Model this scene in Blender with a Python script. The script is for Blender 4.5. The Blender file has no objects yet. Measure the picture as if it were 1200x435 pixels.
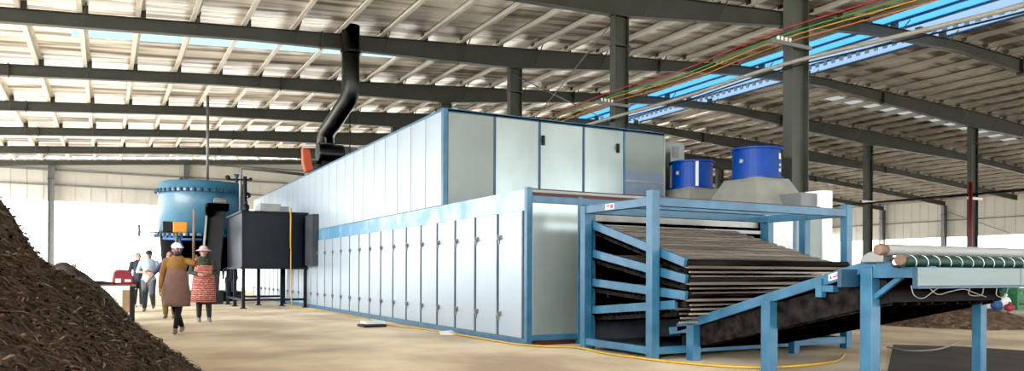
import bpy, bmesh, math, random
from mathutils import Vector, Matrix, noise
random.seed(7)
C = bpy.context.scene.collection
PI = math.pi

# ------------------------------------------------------------------ helpers
def tag(o, label=None, cat=None, group=None, kind=None):
    if label: o['label'] = label
    if cat: o['category'] = cat
    if group: o['group'] = group
    if kind: o['kind'] = kind
    return o

def thing(name, label, cat, loc=(0, 0, 0), group=None):
    o = bpy.data.objects.new(name, None)
    o.empty_display_size = .2
    o.location = loc
    C.objects.link(o)
    o['off'] = list(loc)
    return tag(o, label, cat, group)

def off_of(o):
    while o.parent: o = o.parent
    return Vector(o.location)

def obj(name, bm, mat, parent=None, smooth=False, bevel=0, base=None, label=None):
    """links bm (world coordinates) as one mesh object"""
    if parent: d = off_of(parent)
    elif base is not None: d = Vector(base)
    else: d = Vector((0, 0, 0))
    bmesh.ops.translate(bm, verts=bm.verts, vec=-d)
    bmesh.ops.recalc_face_normals(bm, faces=bm.faces)
    me = bpy.data.meshes.new(name)
    bm.to_mesh(me); bm.free()
    mats = mat if isinstance(mat, (list, tuple)) else [mat]
    for m in mats: me.materials.append(m)
    if smooth:
        for p in me.polygons: p.use_smooth = True
    o = bpy.data.objects.new(name, me)
    C.objects.link(o)
    if parent: o.parent = parent
    else: o.location = d
    if bevel:
        b = o.modifiers.new('bevel', 'BEVEL'); b.width = bevel; b.segments = 2; b.limit_method = 'ANGLE'
    if label: o['label'] = label
    return o

def struct(name, bm, mat, **k):
    o = obj(name, bm, mat, **k); o['kind'] = 'structure'; return o

def B(): return bmesh.new()

def box(bm, x0, x1, y0, y1, z0, z1, mi=0):
    vs = [bm.verts.new(p) for p in ((x0,y0,z0),(x1,y0,z0),(x1,y1,z0),(x0,y1,z0),(x0,y0,z1),(x1,y0,z1),(x1,y1,z1),(x0,y1,z1))]
    for f in ((0,3,2,1),(4,5,6,7),(0,1,5,4),(1,2,6,5),(2,3,7,6),(3,0,4,7)):
        bm.faces.new([vs[i] for i in f]).material_index = mi
    return bm

def beam(bm, p0, p1, w, h, side=None, mi=0):
    """rectangular bar from p0 to p1; w across the horizontal side vector, h in the other direction"""
    p0, p1 = Vector(p0), Vector(p1)
    t = (p1 - p0).normalized()
    s = Vector(side) if side else t.cross(Vector((0, 0, 1)))
    if s.length < 1e-4: s = Vector((1, 0, 0))
    s = (s - t * s.dot(t)).normalized()
    u = s.cross(t).normalized()
    vs = []
    for p in (p0, p1):
        for a, b in ((-1,-1),(1,-1),(1,1),(-1,1)):
            vs.append(bm.verts.new(p + s*(a*w/2) + u*(b*h/2)))
    for f in ((0,1,2,3),(7,6,5,4),(0,4,5,1),(1,5,6,2),(2,6,7,3),(3,7,4,0)):
        bm.faces.new([vs[i] for i in f]).material_index = mi
    return bm

def prism(bm, poly, axis, a, b, mi=0):
    """poly = list of 2D points; axis 'x','y','z' = extrusion axis from a to b"""
    def P(u, v, w):
        return {'x': (w, u, v), 'y': (u, w, v), 'z': (u, v, w)}[axis]
    r0 = [bm.verts.new(P(u, v, a)) for u, v in poly]
    r1 = [bm.verts.new(P(u, v, b)) for u, v in poly]
    n = len(poly)
    bm.faces.new(r0).material_index = mi; bm.faces.new(r1[::-1]).material_index = mi
    for i in range(n):
        bm.faces.new((r0[i], r0[(i+1) % n], r1[(i+1) % n], r1[i])).material_index = mi
    return bm

def frames(pts):
    out = []; u = None
    for i, p in enumerate(pts):
        a = pts[max(i-1, 0)]; b = pts[min(i+1, len(pts)-1)]
        t = (b - a).normalized()
        if u is None:
            u = t.cross(Vector((0, 0, 1)))
            if u.length < 1e-3: u = t.cross(Vector((1, 0, 0)))
        u = (u - t*u.dot(t)).normalized()
        out.append((p, u, t.cross(u)))
    return out

def tube(bm, pts, r, n=8, cap=True, mi=0):
    pts = [Vector(p) for p in pts]
    rs = r if isinstance(r, (list, tuple)) else [r]*len(pts)
    rings = []
    for (p, u, v), rr in zip(frames(pts), rs):
        rings.append([bm.verts.new(p + (u*math.cos(2*PI*k/n) + v*math.sin(2*PI*k/n))*rr) for k in range(n)])
    for a, b in zip(rings, rings[1:]):
        for k in range(n):
            f = bm.faces.new((a[k], a[(k+1) % n], b[(k+1) % n], b[k])); f.smooth = True; f.material_index = mi
    if cap:
        bm.faces.new(rings[0][::-1]).material_index = mi; bm.faces.new(rings[-1]).material_index = mi
    return bm

def lathe(bm, c, prof, n=32, mi=0, axis='z'):
    """prof: list of (r, h)"""
    c = Vector(c); rings = []
    for r, h in prof:
        ring = []
        for k in range(n):
            a = 2*PI*k/n
            d = Vector((r*math.cos(a), r*math.sin(a), h)) if axis == 'z' else (Vector((h, r*math.cos(a), r*math.sin(a))) if axis == 'x' else Vector((r*math.cos(a), h, r*math.sin(a))))
            ring.append(bm.verts.new(c + d))
        rings.append(ring)
    for a, b in zip(rings, rings[1:]):
        for k in range(n):
            f = bm.faces.new((a[k], a[(k+1) % n], b[(k+1) % n], b[k])); f.material_index = mi
    bm.faces.new(rings[0][::-1]).material_index = mi; bm.faces.new(rings[-1]).material_index = mi
    return bm

def smooth_pts(pts, k=6):
    """Catmull-Rom through pts"""
    P = [Vector(p) for p in pts]; out = []
    for i in range(len(P)-1):
        a = P[max(i-1, 0)]; b = P[i]; c = P[i+1]; d = P[min(i+2, len(P)-1)]
        for j in range(k):
            t = j/k
            out.append(.5*((2*b) + (c-a)*t + (2*a-5*b+4*c-d)*t*t + (3*b-a-3*c+d)*t**3))
    out.append(P[-1]); return out

def blob(bm, c, rad, rot=None, n=12):
    """ellipsoid"""
    c = Vector(c); M = rot or Matrix.Identity(3); rings = []
    top = bm.verts.new(c + M @ Vector((0, 0, rad[2]))); bot = bm.verts.new(c + M @ Vector((0, 0, -rad[2])))
    m = n//2
    for i in range(1, m):
        ph = PI*i/m
        rings.append([bm.verts.new(c + M @ Vector((rad[0]*math.sin(ph)*math.cos(2*PI*k/n), rad[1]*math.sin(ph)*math.sin(2*PI*k/n), rad[2]*math.cos(ph)))) for k in range(n)])
    for k in range(n):
        bm.faces.new((top, rings[0][k], rings[0][(k+1) % n]))
        bm.faces.new((bot, rings[-1][(k+1) % n], rings[-1][k]))
    for a, b in zip(rings, rings[1:]):
        for k in range(n): bm.faces.new((a[k], b[k], b[(k+1) % n], a[(k+1) % n]))
    return bm

def capsule(bm, p0, r0, p1, r1, n=10):
    p0, p1 = Vector(p0), Vector(p1)
    t = (p1-p0)
    L = t.length or 1e-4; t = t/L
    pts = []; rs = []
    for a in (80, 55, 25): pts.append(p0 - t*r0*math.sin(math.radians(a))); rs.append(r0*math.cos(math.radians(a)))
    pts.append(p0); rs.append(r0); pts.append(p1); rs.append(r1)
    for a in (25, 55, 80): pts.append(p1 + t*r1*math.sin(math.radians(a))); rs.append(r1*math.cos(math.radians(a)))
    tube(bm, pts, rs, n)
    return bm

# ------------------------------------------------------------------ materials
def mat(name, col, rough=.5, metal=0., var=0., vscale=3., vstretch=(1, 1, 1), bump=0., bscale=20., bstretch=(1,1,1), spec=.5, col2=None, detail=5., lo=.35, hi=.65, coat=0):
    m = bpy.data.materials.new(name); m.use_nodes = True
    nt = m.node_tree; bs = nt.nodes['Principled BSDF']
    bs.inputs['Roughness'].default_value = rough; bs.inputs['Metallic'].default_value = metal
    bs.inputs['Specular IOR Level'].default_value = spec
    bs.inputs['Coat Weight'].default_value = coat
    bs.inputs['Base Color'].default_value = (*col, 1)
    tc = nt.nodes.new('ShaderNodeTexCoord')
    def nz(scale, stretch, det):
        mp = nt.nodes.new('ShaderNodeMapping'); mp.inputs['Scale'].default_value = stretch
        nt.links.new(tc.outputs['Object'], mp.inputs['Vector'])
        n = nt.nodes.new('ShaderNodeTexNoise'); n.inputs['Scale'].default_value = scale; n.inputs['Detail'].default_value = det
        nt.links.new(mp.outputs['Vector'], n.inputs['Vector']); return n
    if var or col2:
        n = nz(vscale, vstretch, detail)
        r = nt.nodes.new('ShaderNodeValToRGB')
        c2 = col2 or tuple(max(0, c*(1-var)) for c in col)
        r.color_ramp.elements[0].position = lo; r.color_ramp.elements[1].position = hi
        r.color_ramp.elements[0].color = (*c2, 1); r.color_ramp.elements[1].color = (*col, 1)
        nt.links.new(n.outputs['Fac'], r.inputs['Fac']); nt.links.new(r.outputs['Color'], bs.inputs['Base Color'])
    if bump:
        n = nz(bscale, bstretch, 4.)
        b = nt.nodes.new('ShaderNodeBump'); b.inputs['Strength'].default_value = bump; b.inputs['Distance'].default_value = .05
        nt.links.new(n.outputs['Fac'], b.inputs['Height']); nt.links.new(b.outputs['Normal'], bs.inputs['Normal'])
    return m

def translucent(name, col, strength):
    """translucent roof sheet: passes daylight from above"""
    m = bpy.data.materials.new(name); m.use_nodes = True
    nt = m.node_tree; nt.nodes.clear()
    out = nt.nodes.new('ShaderNodeOutputMaterial')
    t = nt.nodes.new('ShaderNodeBsdfTranslucent'); t.inputs['Color'].default_value = (*col, 1)
    g = nt.nodes.new('ShaderNodeBsdfTransparent'); g.inputs['Color'].default_value = (*col, 1)
    tc = nt.nodes.new('ShaderNodeTexCoord')
    w = nt.nodes.new('ShaderNodeTexNoise'); w.inputs['Scale'].default_value = .8
    nt.links.new(tc.outputs['Object'], w.inputs['Vector'])
    mp = nt.nodes.new('ShaderNodeMapRange'); mp.inputs['To Min'].default_value = strength - .1; mp.inputs['To Max'].default_value = strength + .1
    nt.links.new(w.outputs['Fac'], mp.inputs['Value'])
    mx = nt.nodes.new('ShaderNodeMixShader')
    nt.links.new(mp.outputs['Result'], mx.inputs['Fac'])
    nt.links.new(t.outputs[0], mx.inputs[1]); nt.links.new(g.outputs[0], mx.inputs[2]); nt.links.new(mx.outputs[0], out.inputs['Surface'])
    return m

M = {}
M['steel'] = mat('grey_green_paint', (.052, .058, .049), .55, var=.25, vscale=2.)
M['rafter'] = mat('rafter_paint', (.044, .048, .042), .55, var=.2, vscale=1.5)
M['foil2'] = mat('brightened_foil', (1., .94, .87), .30, .85, col2=(.24, .20, .165), vscale=.7, vstretch=(.18, 2.0, 1), bump=.55, bscale=1.6, bstretch=(.22, 3.2, 1), lo=.40, hi=.54, detail=5)  # same foil, light on the right slope put into its colour; streaks paint reflections
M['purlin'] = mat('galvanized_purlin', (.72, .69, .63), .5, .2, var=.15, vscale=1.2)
M['foil'] = mat('foil_insulation', (.93, .88, .83), .34, .5, col2=(.22, .18, .15), vscale=.9, vstretch=(.20, 2.4, 1), bump=.8, bscale=1.6, bstretch=(.22, 3.2, 1), lo=.40, hi=.56, detail=4)  # colour streaks paint the foil's reflections of its surroundings
M['clad'] = mat('wall_sheet', (.50, .49, .465), .6, var=.14, vscale=.4)
M['floor'] = mat('dusty_concrete', (.74, .63, .455), .75, col2=(.41, .325, .22), vscale=.55, vstretch=(1, .8, 1), detail=12, bump=.2, bscale=6., lo=.36, hi=.60)
M['yard'] = mat('yard_concrete', (.78, .73, .66), .8, var=.15, vscale=.3)
M['galv'] = mat('galvanized_sheet', (0.4356, 0.462, 0.4752), .30, .75, var=.18, vscale=.9, bump=.06, bscale=1.1)
M['door'] = mat('pale_door_sheet', (.335, .40, .465), .36, .3, var=.16, vscale=.45, bump=.04, bscale=.8, vstretch=(1, 1, .5))
M['front'] = mat('front_sheet', (.38, .45, .445), .28, .55, var=.28, vscale=.7, vstretch=(1, 1, .6), bump=.12, bscale=.9)
M['sheet'] = mat('dull_sheet', (.205, .24, .23), .42, .35, var=.15, vscale=1.)
M['film'] = mat('blue_film_sheet', (0.1716, 0.2244, 0.3036), .4, .3, var=.2, vscale=1.)
M['band'] = mat('worn_blue_band', (.065, .20, .34), .35, .1, col2=(.26, .37, .45), vscale=1.9, detail=8, lo=.42, hi=.62)
M['blue'] = mat('machine_blue', (.031, .122, .208), .42, col2=(.018, .080, .150), vscale=3.5, detail=7, coat=.1)
M['dblue'] = mat('dark_machine_blue', (0.0198, 0.0594, 0.1122), .45, var=.2, vscale=3)
M['gap'] = mat('seam_blue_grey', (.022, .045, .07), .6, spec=.2)
M['rust'] = mat('red_oxide', (0.0792, 0.0132, 0.01056), .6, var=.3)
M['black'] = mat('flat_black', (.004, .004, .0045), .8, spec=.05)
M['belt'] = mat('belt_slat', (.34, .29, .24), .42, .3, col2=(.09, .075, .065), vscale=2., vstretch=(.25, 4, 4), detail=6, lo=.35, hi=.7)
M['dbelt'] = mat('dark_belt', (.020, .018, .018), .8, 0., var=.7, vscale=3, vstretch=(.3, 3, 3), spec=.08)
M['tray'] = mat('dark_grey_tray', (.05, .055, .065), .5, .2, var=.35, vscale=2, spec=.3)
M['plate'] = mat('pale_plate', (0.2772, 0.2838, 0.2772), .4, .5, var=.2)
M['panel'] = mat('conveyor_panel', (.125, .165, .165), .38, .4, var=.25, vscale=2, vstretch=(.3, 1, 3))
M['drum'] = mat('royal_blue', (.003, .044, .27), .42, var=.25, vscale=2, spec=.2)
M['hood'] = mat('hood_sheet', (.30, .31, .285), .45, .3, var=.15)
M['white'] = mat('white_paint', (.8, .8, .8), .5, var=.1)
M['red'] = mat('red_print', (0.363, 0.0198, 0.0198), .5)
M['tank'] = mat('tank_blue', (.030, .135, .225), .38, var=.3, vscale=1.2, coat=.2)
M['tankd'] = mat('tank_bolt_blue', (0.0099, 0.0396, 0.0792), .5)
M['wbox'] = mat('black_tank_paint', (.007, .009, .015), .30, 0., var=.3, vscale=1.2, bump=.08, bscale=1.2, spec=.22)
M['leg'] = mat('black_leg_paint', (.010, .013, .018), .5, spec=.2)
M['duct'] = mat('duct_black', (0.0165, 0.01716, 0.01848), .33, .35, var=.3, vscale=2)
M['orange'] = mat('orange_guard', (0.429, 0.066, 0.0198), .45, var=.2)
M['grey'] = mat('grey_paint', (0.1452, 0.1584, 0.165), .45, .2, var=.15)
M['pipe'] = mat('dull_pipe', (0.1848, 0.1848, 0.1782), .45, .4, var=.2)
M['hose'] = mat('yellow_hose', (0.4488, 0.2772, 0.0264), .45, var=.2, vscale=4)
M['wire_y'] = mat('yellow_wire', (0.495, 0.3168, 0.0132), .5)
M['wire_o'] = mat('orange_wire', (0.495, 0.165, 0.0264), .5)
M['wire_r'] = mat('red_wire', (0.396, 0.0198, 0.0264), .5)
M['wire_g'] = mat('green_wire', (0.0528, 0.264, 0.033), .5)
M['cond'] = mat('beige_conduit', (0.3168, 0.297, 0.2508), .5, var=.1)
M['wire_w'] = mat('pale_wire', (.17, .17, .17), .5)
M['green'] = mat('green_belt', (.005, .034, .024), .5, var=.3, vscale=8, spec=.3)
M['roll'] = mat('grey_roller', (.27, .28, .275), .5, .1, var=.2, vscale=2, vstretch=(.3, 1, 1))
M['cap'] = mat('rusty_cap', (.17, .10, .07), .65, var=.4, vscale=8)
M['mulch'] = mat('wood_mulch', (.085, .052, .034), .9, col2=(.016, .010, .007), vscale=11., vstretch=(1, 1, 1), detail=9, bump=1., bscale=24.)
M['mulch2'] = mat('dry_mulch', (.20, .135, .09), .9, col2=(.06, .04, .028), vscale=8., detail=9, bump=1., bscale=18.)
M['strand1'] = mat('bark_strand_dark', (.038, .023, .016), .85, var=.4, vscale=5)
M['strand2'] = mat('bark_strand_mid', (.105, .066, .044), .85, var=.4, vscale=5)
M['strand3'] = mat('bark_strand_pale', (.23, .17, .125), .8, var=.3, vscale=5)
M['gmulch'] = mat('grey_mulch', (.14, .115, .105), .9, col2=(.04, .034, .031), vscale=8., detail=9, bump=1., bscale=20.)
M['skin'] = mat('skin', (.36, .19, .13), .55, spec=.3)
M['dskin'] = mat('face_cover', (0.033, 0.0231, 0.033), .7)
M['hair'] = mat('dark_hair', (0.00792, 0.0066, 0.0066), .6)
M['mustard'] = mat('mustard_cloth', (0.264, 0.132, 0.033), .85, var=.25, vscale=6)
M['brown'] = mat('brown_apron', (0.1782, 0.099, 0.0792), .85, var=.2, vscale=6)
M['leggings'] = mat('black_cloth', (0.00792, 0.00726, 0.00924), .85)
M['beige'] = mat('beige_shoe', (0.2178, 0.1518, 0.1056), .7)
M['greenshirt'] = mat('dark_floral_cloth', (0.0198, 0.0264, 0.0198), .85, col2=(0.0528, 0.1056, 0.0396), vscale=22, lo=.3, hi=.5)
M['dtrouser'] = mat('dark_trousers', (0.0198, 0.0198, 0.02112), .85)
M['lblue'] = mat('light_blue_cloth', (0.297, 0.3696, 0.4488), .85, var=.15, vscale=6)
M['gtrouser'] = mat('grey_blue_trousers', (0.066, 0.0792, 0.099), .85, var=.2, vscale=6)
M['purple'] = mat('purple_cloth', (0.0396, 0.0297, 0.1056), .85)
M['navy'] = mat('navy_cloth', (0.0231, 0.0297, 0.0462), .85)
M['olive'] = mat('yellow_brown_cloth', (0.198, 0.132, 0.0396), .85, var=.4, vscale=15)
M['capwhite'] = mat('white_cap_cloth', (.78, .76, .80), .8)
M['pinkhat'] = mat('pinkish_white_hat', (0.4752, 0.363, 0.363), .8)
M['shoe'] = mat('grey_shoe', (0.165, 0.165, 0.1716), .6)
M['glove'] = mat('pale_glove', (0.33, 0.3036, 0.297), .8)
M['wood'] = mat('raw_wood', (0.264, 0.1584, 0.099), .7, var=.3, vscale=4, vstretch=(8, 8, 1))
M['card'] = mat('tan_board', (0.231, 0.1518, 0.0792), .8, var=.2)
M['crim'] = mat('crimson_bag', (0.2772, 0.0198, 0.0396), .6, var=.3, vscale=4)
M['bagblue'] = mat('blue_bag', (0.033, 0.1056, 0.297), .6, var=.3, vscale=4)
M['bagwhite'] = mat('white_bag', (.7, .72, .75), .7, var=.1)
M['cgreen'] = mat('green_crate', (0.0198, 0.1452, 0.0528), .6, var=.2)
M['amber'] = mat('amber_box', (0.561, 0.2376, 0.0099), .4, var=.2)
M['dark'] = mat('dark_grey', (.02, .02, .023), .6, 0, spec=.15)
M['sky_blue'] = translucent('blue_skylight_sheet', (.024, .092, .180), .3)
M['sky_pale'] = translucent('pale_skylight_sheet', (.060, .088, .125), .3)
M['sky_white'] = translucent('white_skylight_sheet', (.10, .148, .175), .3)
M['sky_dim'] = translucent('dim_skylight_sheet', (.07, .072, .07), .3)
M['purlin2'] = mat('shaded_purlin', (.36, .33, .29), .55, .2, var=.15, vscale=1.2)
M['fascia'] = mat('pale_blue_corrugated', (0.2376, 0.3168, 0.4092), .45, .2, var=.1)

def apron_check():
    m = bpy.data.materials.new('red_patterned_apron'); m.use_nodes = True
    nt = m.node_tree; bs = nt.nodes['Principled BSDF']; bs.inputs['Roughness'].default_value = .85
    tc = nt.nodes.new('ShaderNodeTexCoord')
    w = nt.nodes.new('ShaderNodeTexWave'); w.wave_type = 'BANDS'; w.bands_direction = 'Z'
    w.inputs['Scale'].default_value = 7.; w.inputs['Distortion'].default_value = 5.; w.inputs['Detail'].default_value = 3; w.inputs['Detail Scale'].default_value = 4
    nt.links.new(tc.outputs['Object'], w.inputs['Vector'])
    r = nt.nodes.new('ShaderNodeValToRGB'); r.color_ramp.elements[0].position = .72; r.color_ramp.elements[1].position = .92
    r.color_ramp.elements[0].color = (.26, .04, .03, 1); r.color_ramp.elements[1].color = (.52, .33, .29, 1)
    nt.links.new(w.outputs['Fac'], r.inputs['Fac']); nt.links.new(r.outputs['Color'], bs.inputs['Base Color'])
    return m
M['apron'] = apron_check()
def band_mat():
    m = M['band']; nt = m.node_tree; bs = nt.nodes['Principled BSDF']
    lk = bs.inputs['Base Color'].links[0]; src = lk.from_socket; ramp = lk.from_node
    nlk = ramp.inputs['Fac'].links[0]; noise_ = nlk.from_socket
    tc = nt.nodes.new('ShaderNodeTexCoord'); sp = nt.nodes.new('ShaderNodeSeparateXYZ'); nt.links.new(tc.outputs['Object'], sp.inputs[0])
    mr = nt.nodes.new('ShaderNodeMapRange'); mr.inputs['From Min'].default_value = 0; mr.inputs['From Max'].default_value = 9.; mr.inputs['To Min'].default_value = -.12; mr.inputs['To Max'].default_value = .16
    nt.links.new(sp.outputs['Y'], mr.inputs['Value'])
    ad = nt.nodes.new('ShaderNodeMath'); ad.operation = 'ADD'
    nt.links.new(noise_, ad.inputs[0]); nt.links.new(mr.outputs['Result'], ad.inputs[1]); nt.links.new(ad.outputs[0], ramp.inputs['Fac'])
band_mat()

M['ramp_shade'] = mat('ramp_shade_dark', (.055, .045, .036), .8, var=.4, vscale=1.5)
def ground_pt(px, py):
    d = 886.4*1.15/(py-322); r_ = (px-600)/886.4; yw = math.radians(28.226)
    return Vector(((math.sin(yw)+r_*math.cos(yw))*d, (math.cos(yw)-r_*math.sin(yw))*d, 0))
# ------------------------------------------------------------------ camera
F_PX = 886.4; YAW = math.radians(28.226)
cam = bpy.data.cameras.new('camera'); co = bpy.data.objects.new('camera', cam); C.objects.link(co)
cam.sensor_fit = 'HORIZONTAL'; cam.sensor_width = 36; cam.lens = 36*F_PX/1200
cam.shift_y = 102.5/1200; cam.clip_end = 500
co.location = (0, 0, 1.15)
co.rotation_euler = (Matrix.Rotation(-YAW, 3, 'Z') @ Matrix.Rotation(PI/2, 3, 'X') @ Matrix.Rotation(math.radians(.23), 3, 'Z')).to_euler()
bpy.context.scene.camera = co

# ------------------------------------------------------------------ building
FY = [11.75 + 6.53*k for k in range(8)]      # frame lines along the hall
PROF = [(-9, 7.86), (25, 10.38), (30, 10.5), (43, 10.15), (71.5, 8.15)]
def roof_z(x):                                # top of the rafters
    for (a, za), (b, zb) in zip(PROF, PROF[1:]):
        if x <= b: return za + (zb-za)*(x-a)/(b-a)
    return PROF[-1][1]
PH = .24                                      # purlin depth
Y0, Y1 = -14., 57.6
XL, XR = -9., 71.3

bm = B(); box(bm, XL-.5, XR+.5, Y0, Y1+.6, -.2, 0); struct('floor', bm, M['floor'])
bm = B()
for a in ((-140, XL-.5, -80, 160), (XR+.5, 200, -80, 160), (XL-.5, XR+.5, Y1+.6, 160), (XL-.5, XR+.5, -80, Y0)):
    box(bm, a[0], a[1], a[2], a[3], -.25, -.03)
struct('ground', bm, M['yard'])

# roof sheets: opaque foil, with daylight sheets let in
RIDGE = [(25.05, 25.95, 'sky_blue'), (26.05, 26.95, 'sky_blue'), (27.05, 28.25, 'sky_pale'), (28.35, 29.6, 'sky_pale')]
SKY_Y = [(27.25, 28.1)]              # crosswise daylight row behind the third frame
def roof_strip(bm, xa, xb, ya, yb, dz=0.):
    n = max(1, int((xb-xa)/4))
    for i in range(n):
        x0 = xa+(xb-xa)*i/n; x1 = xa+(xb-xa)*(i+1)/n
        z0 = roof_z(x0)+PH+dz; z1 = roof_z(x1)+PH+dz
        v = [bm.verts.new(p) for p in ((x0,ya,z0),(x1,ya,z1),(x1,yb,z1),(x0,yb,z0))]
        bm.faces.new(v)
bm = B()
ys = [Y0, SKY_Y[0][0], SKY_Y[0][1], Y1]
SKX = [(-1.0, 10.0), (34.0, 52.0)]
for xa, xb in ((XL, -1), (-1, 10), (10, 25.0), (29.65, 34.), (34., 52.), (52., XR)):
    if xa == 29.65:
        struct('ceiling', bm, M['foil']); bm = B()
    for j in range(3):
        if j == 1 and (xa, xb) in SKX: continue
        roof_strip(bm, xa, xb, ys[j], ys[j+1])
struct('ceiling', bm, M['foil2'])
bm = B(); roof_strip(bm, -1, 10, ys[1], ys[2]); struct('window_1', bm, M['sky_white'])
bm = B(); roof_strip(bm, 34, 52, ys[1], ys[2]); struct('window_2', bm, M['sky_dim'])
for i, (a, b, mm) in enumerate(RIDGE):
    bm = B(); roof_strip(bm, a, b, Y0, Y1); struct('window_%d' % (i+3), bm, M[mm])
    bm = B()
    z = roof_z(b)+PH
    box(bm, b, b+.1, Y0, Y1, z-.07, z+.03)
    struct('trim_%d' % (i+1), bm, M['dblue'])
# toothed eaves strip hung under the ridge daylight sheets
bm = B(); y = 5.
while y < Y1-1:
    box(bm, 28.22, 28.27, y, y+.18, roof_z(28.2)+.02, roof_z(28.2)+.2); y += .42
struct('trim_5', bm, M['fascia'])

# end wall: sheet cladding above, open below
def ribs(bm, a, b, z0, z1f, y, step=.9):
    x = a
    while x < b:
        box(bm, x, min(x+step-.12, b), y, y+.05, z0, z1f(x)); box(bm, min(x+step-.12, b), min(x+step, b), y-.03, y+.05, z0, z1f(x)); x += step
bm = B(); ribs(bm, XL, XR, 5.72, lambda x: roof_z(x)+.2, Y1)
struct('wall_back', bm, M['clad'])
for zz, nm in ((6.78, 'trim_6'), (7.76, 'trim_7'), (8.75, 'trim_8')):
    bm = B(); box(bm, XL if zz < 7.9 else 4, XR if zz < 7.9 else 60, Y1-.16, Y1-.04, zz-.06, zz+.06); struct(nm, bm, M['pipe'])
bm = B()
y = Y0
while y < Y1:
    box(bm, XR, XR+.05, y, y+.8, 4.75, 8.4); box(bm, XR-.03, XR+.05, y+.8, min(y+.9, Y1), 4.75, 8.4); y += .9
struct('wall_right', bm, M['clad'])
bm = B(); box(bm, XR-.15, XR-.05, Y0, Y1, 6.3, 6.42); struct('trim_9', bm, M['pipe'])
bm = B(); ribs(bm, XL, XR, 6.3, lambda x: roof_z(x)+.2, Y0-.05)
struct('wall_front', bm, M['clad'])
bm = B(); box(bm, XL-.05, XL, Y0, Y1, 7.5, 8.1); struct('wall_left', bm, M['clad'])

def column(name, x, y, ztop, web, fl, label, group, extra=None):
    t = thing(name, label, 'column', (x, y, 0), group)
    pm = M['steel'] if name == 'steel_column' else M['grey']  # lighter grey on wall columns puts the backlight flare into their colour
    bm = B(); box(bm, x-web/2, x-web/2+.02, y-fl/2, y+fl/2, 0.02, ztop)
    box(bm, x+web/2-.02, x+web/2, y-fl/2, y+fl/2, 0.02, ztop); box(bm, x-web/2+.02, x+web/2-.02, y-.008, y+.008, 0.02, ztop)
    obj('shaft', bm, pm, t)
    bm = B(); box(bm, x-web/2-.08, x+web/2+.08, y-fl/2-.06, y+fl/2+.06, 0, .02); obj('base_plate', bm, M['steel'], t)
    bm = B(); box(bm, x-web/2-.04, x+web/2+.04, y-fl/2-.02, y+fl/2+.02, ztop-.9, ztop-.86); box(bm, x-web/2-.04, x+web/2+.04, y-fl/2-.02, y+fl/2+.02, ztop-.02, ztop)
    obj('cap_plate', bm, M['steel'], t)
    return t
XA, XC, XD = 13.4, 42.2, 70.9
def soffit(x):
    # depth of the tapered rafters: deep over the columns
    d = .40
    for c, dd, w in ((XA, .75, 9.), (XC, .90, 12.), ):
        d = max(d, dd - (dd-.40)*abs(x-c)/w)
    return roof_z(x)-d
oA = ['nearest', 'second', 'third', 'fourth', 'fifth', 'sixth']
for k in range(5):
    column('steel_column', XA, FY[k], soffit(XA), .5 if k else .52, .26,
           ['nearest and widest grey-green steel column, rising behind the blue drums', 'grey-green steel column rising behind the white upper casing, right of its centre',
            'grey-green steel column rising behind the white upper casing, near its left end', 'dim grey-green column far behind the upper casing, left of the larger one',
            'farthest grey-green column peeking over the roof edge of the white upper casing'][k], 'columns in the row behind the dryer')
for k in (2, 3, 4, 5):
    t = column('steel_column', XC, FY[k], soffit(XC), .62, .26,
           {2: 'grey-green column at the right behind the green belt conveyor, with a pale band', 3: 'grey-green column right of the blue rack, with a pale band halfway up',
            4: 'distant grey-green column mostly hidden behind the nearest wide column', 5: 'distant grey-green column hidden behind the blue drums'}[k], 'columns in the far right row')
    if k in (2, 3):
        bm = B(); z = 5.35 if k == 2 else 5.7
        box(bm, XC-.75, XC+.6, FY[k]-.20, FY[k]-.14, z-.07, z+.07); obj('pale_band', bm, M['white'], t)
for k in (5, 6):
    column('wall_column', XD, FY[k], roof_z(XD)-.4, .5, .3, {5: 'far thin column against the right wall, seen over the conveyor roller', 6: 'far thin column against the right wall, just right of the blue rack'}[k], 'columns of the right wall')
for i, x in enumerate((-3.14, 4.93)):
    column('wall_column', x, Y1-.45, roof_z(x)-.3, .36, .3, ['slim grey column in the back wall opening above the bark pile', 'slim grey column of the back wall just above the blue tank'][i], 'columns of the back wall')

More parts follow.
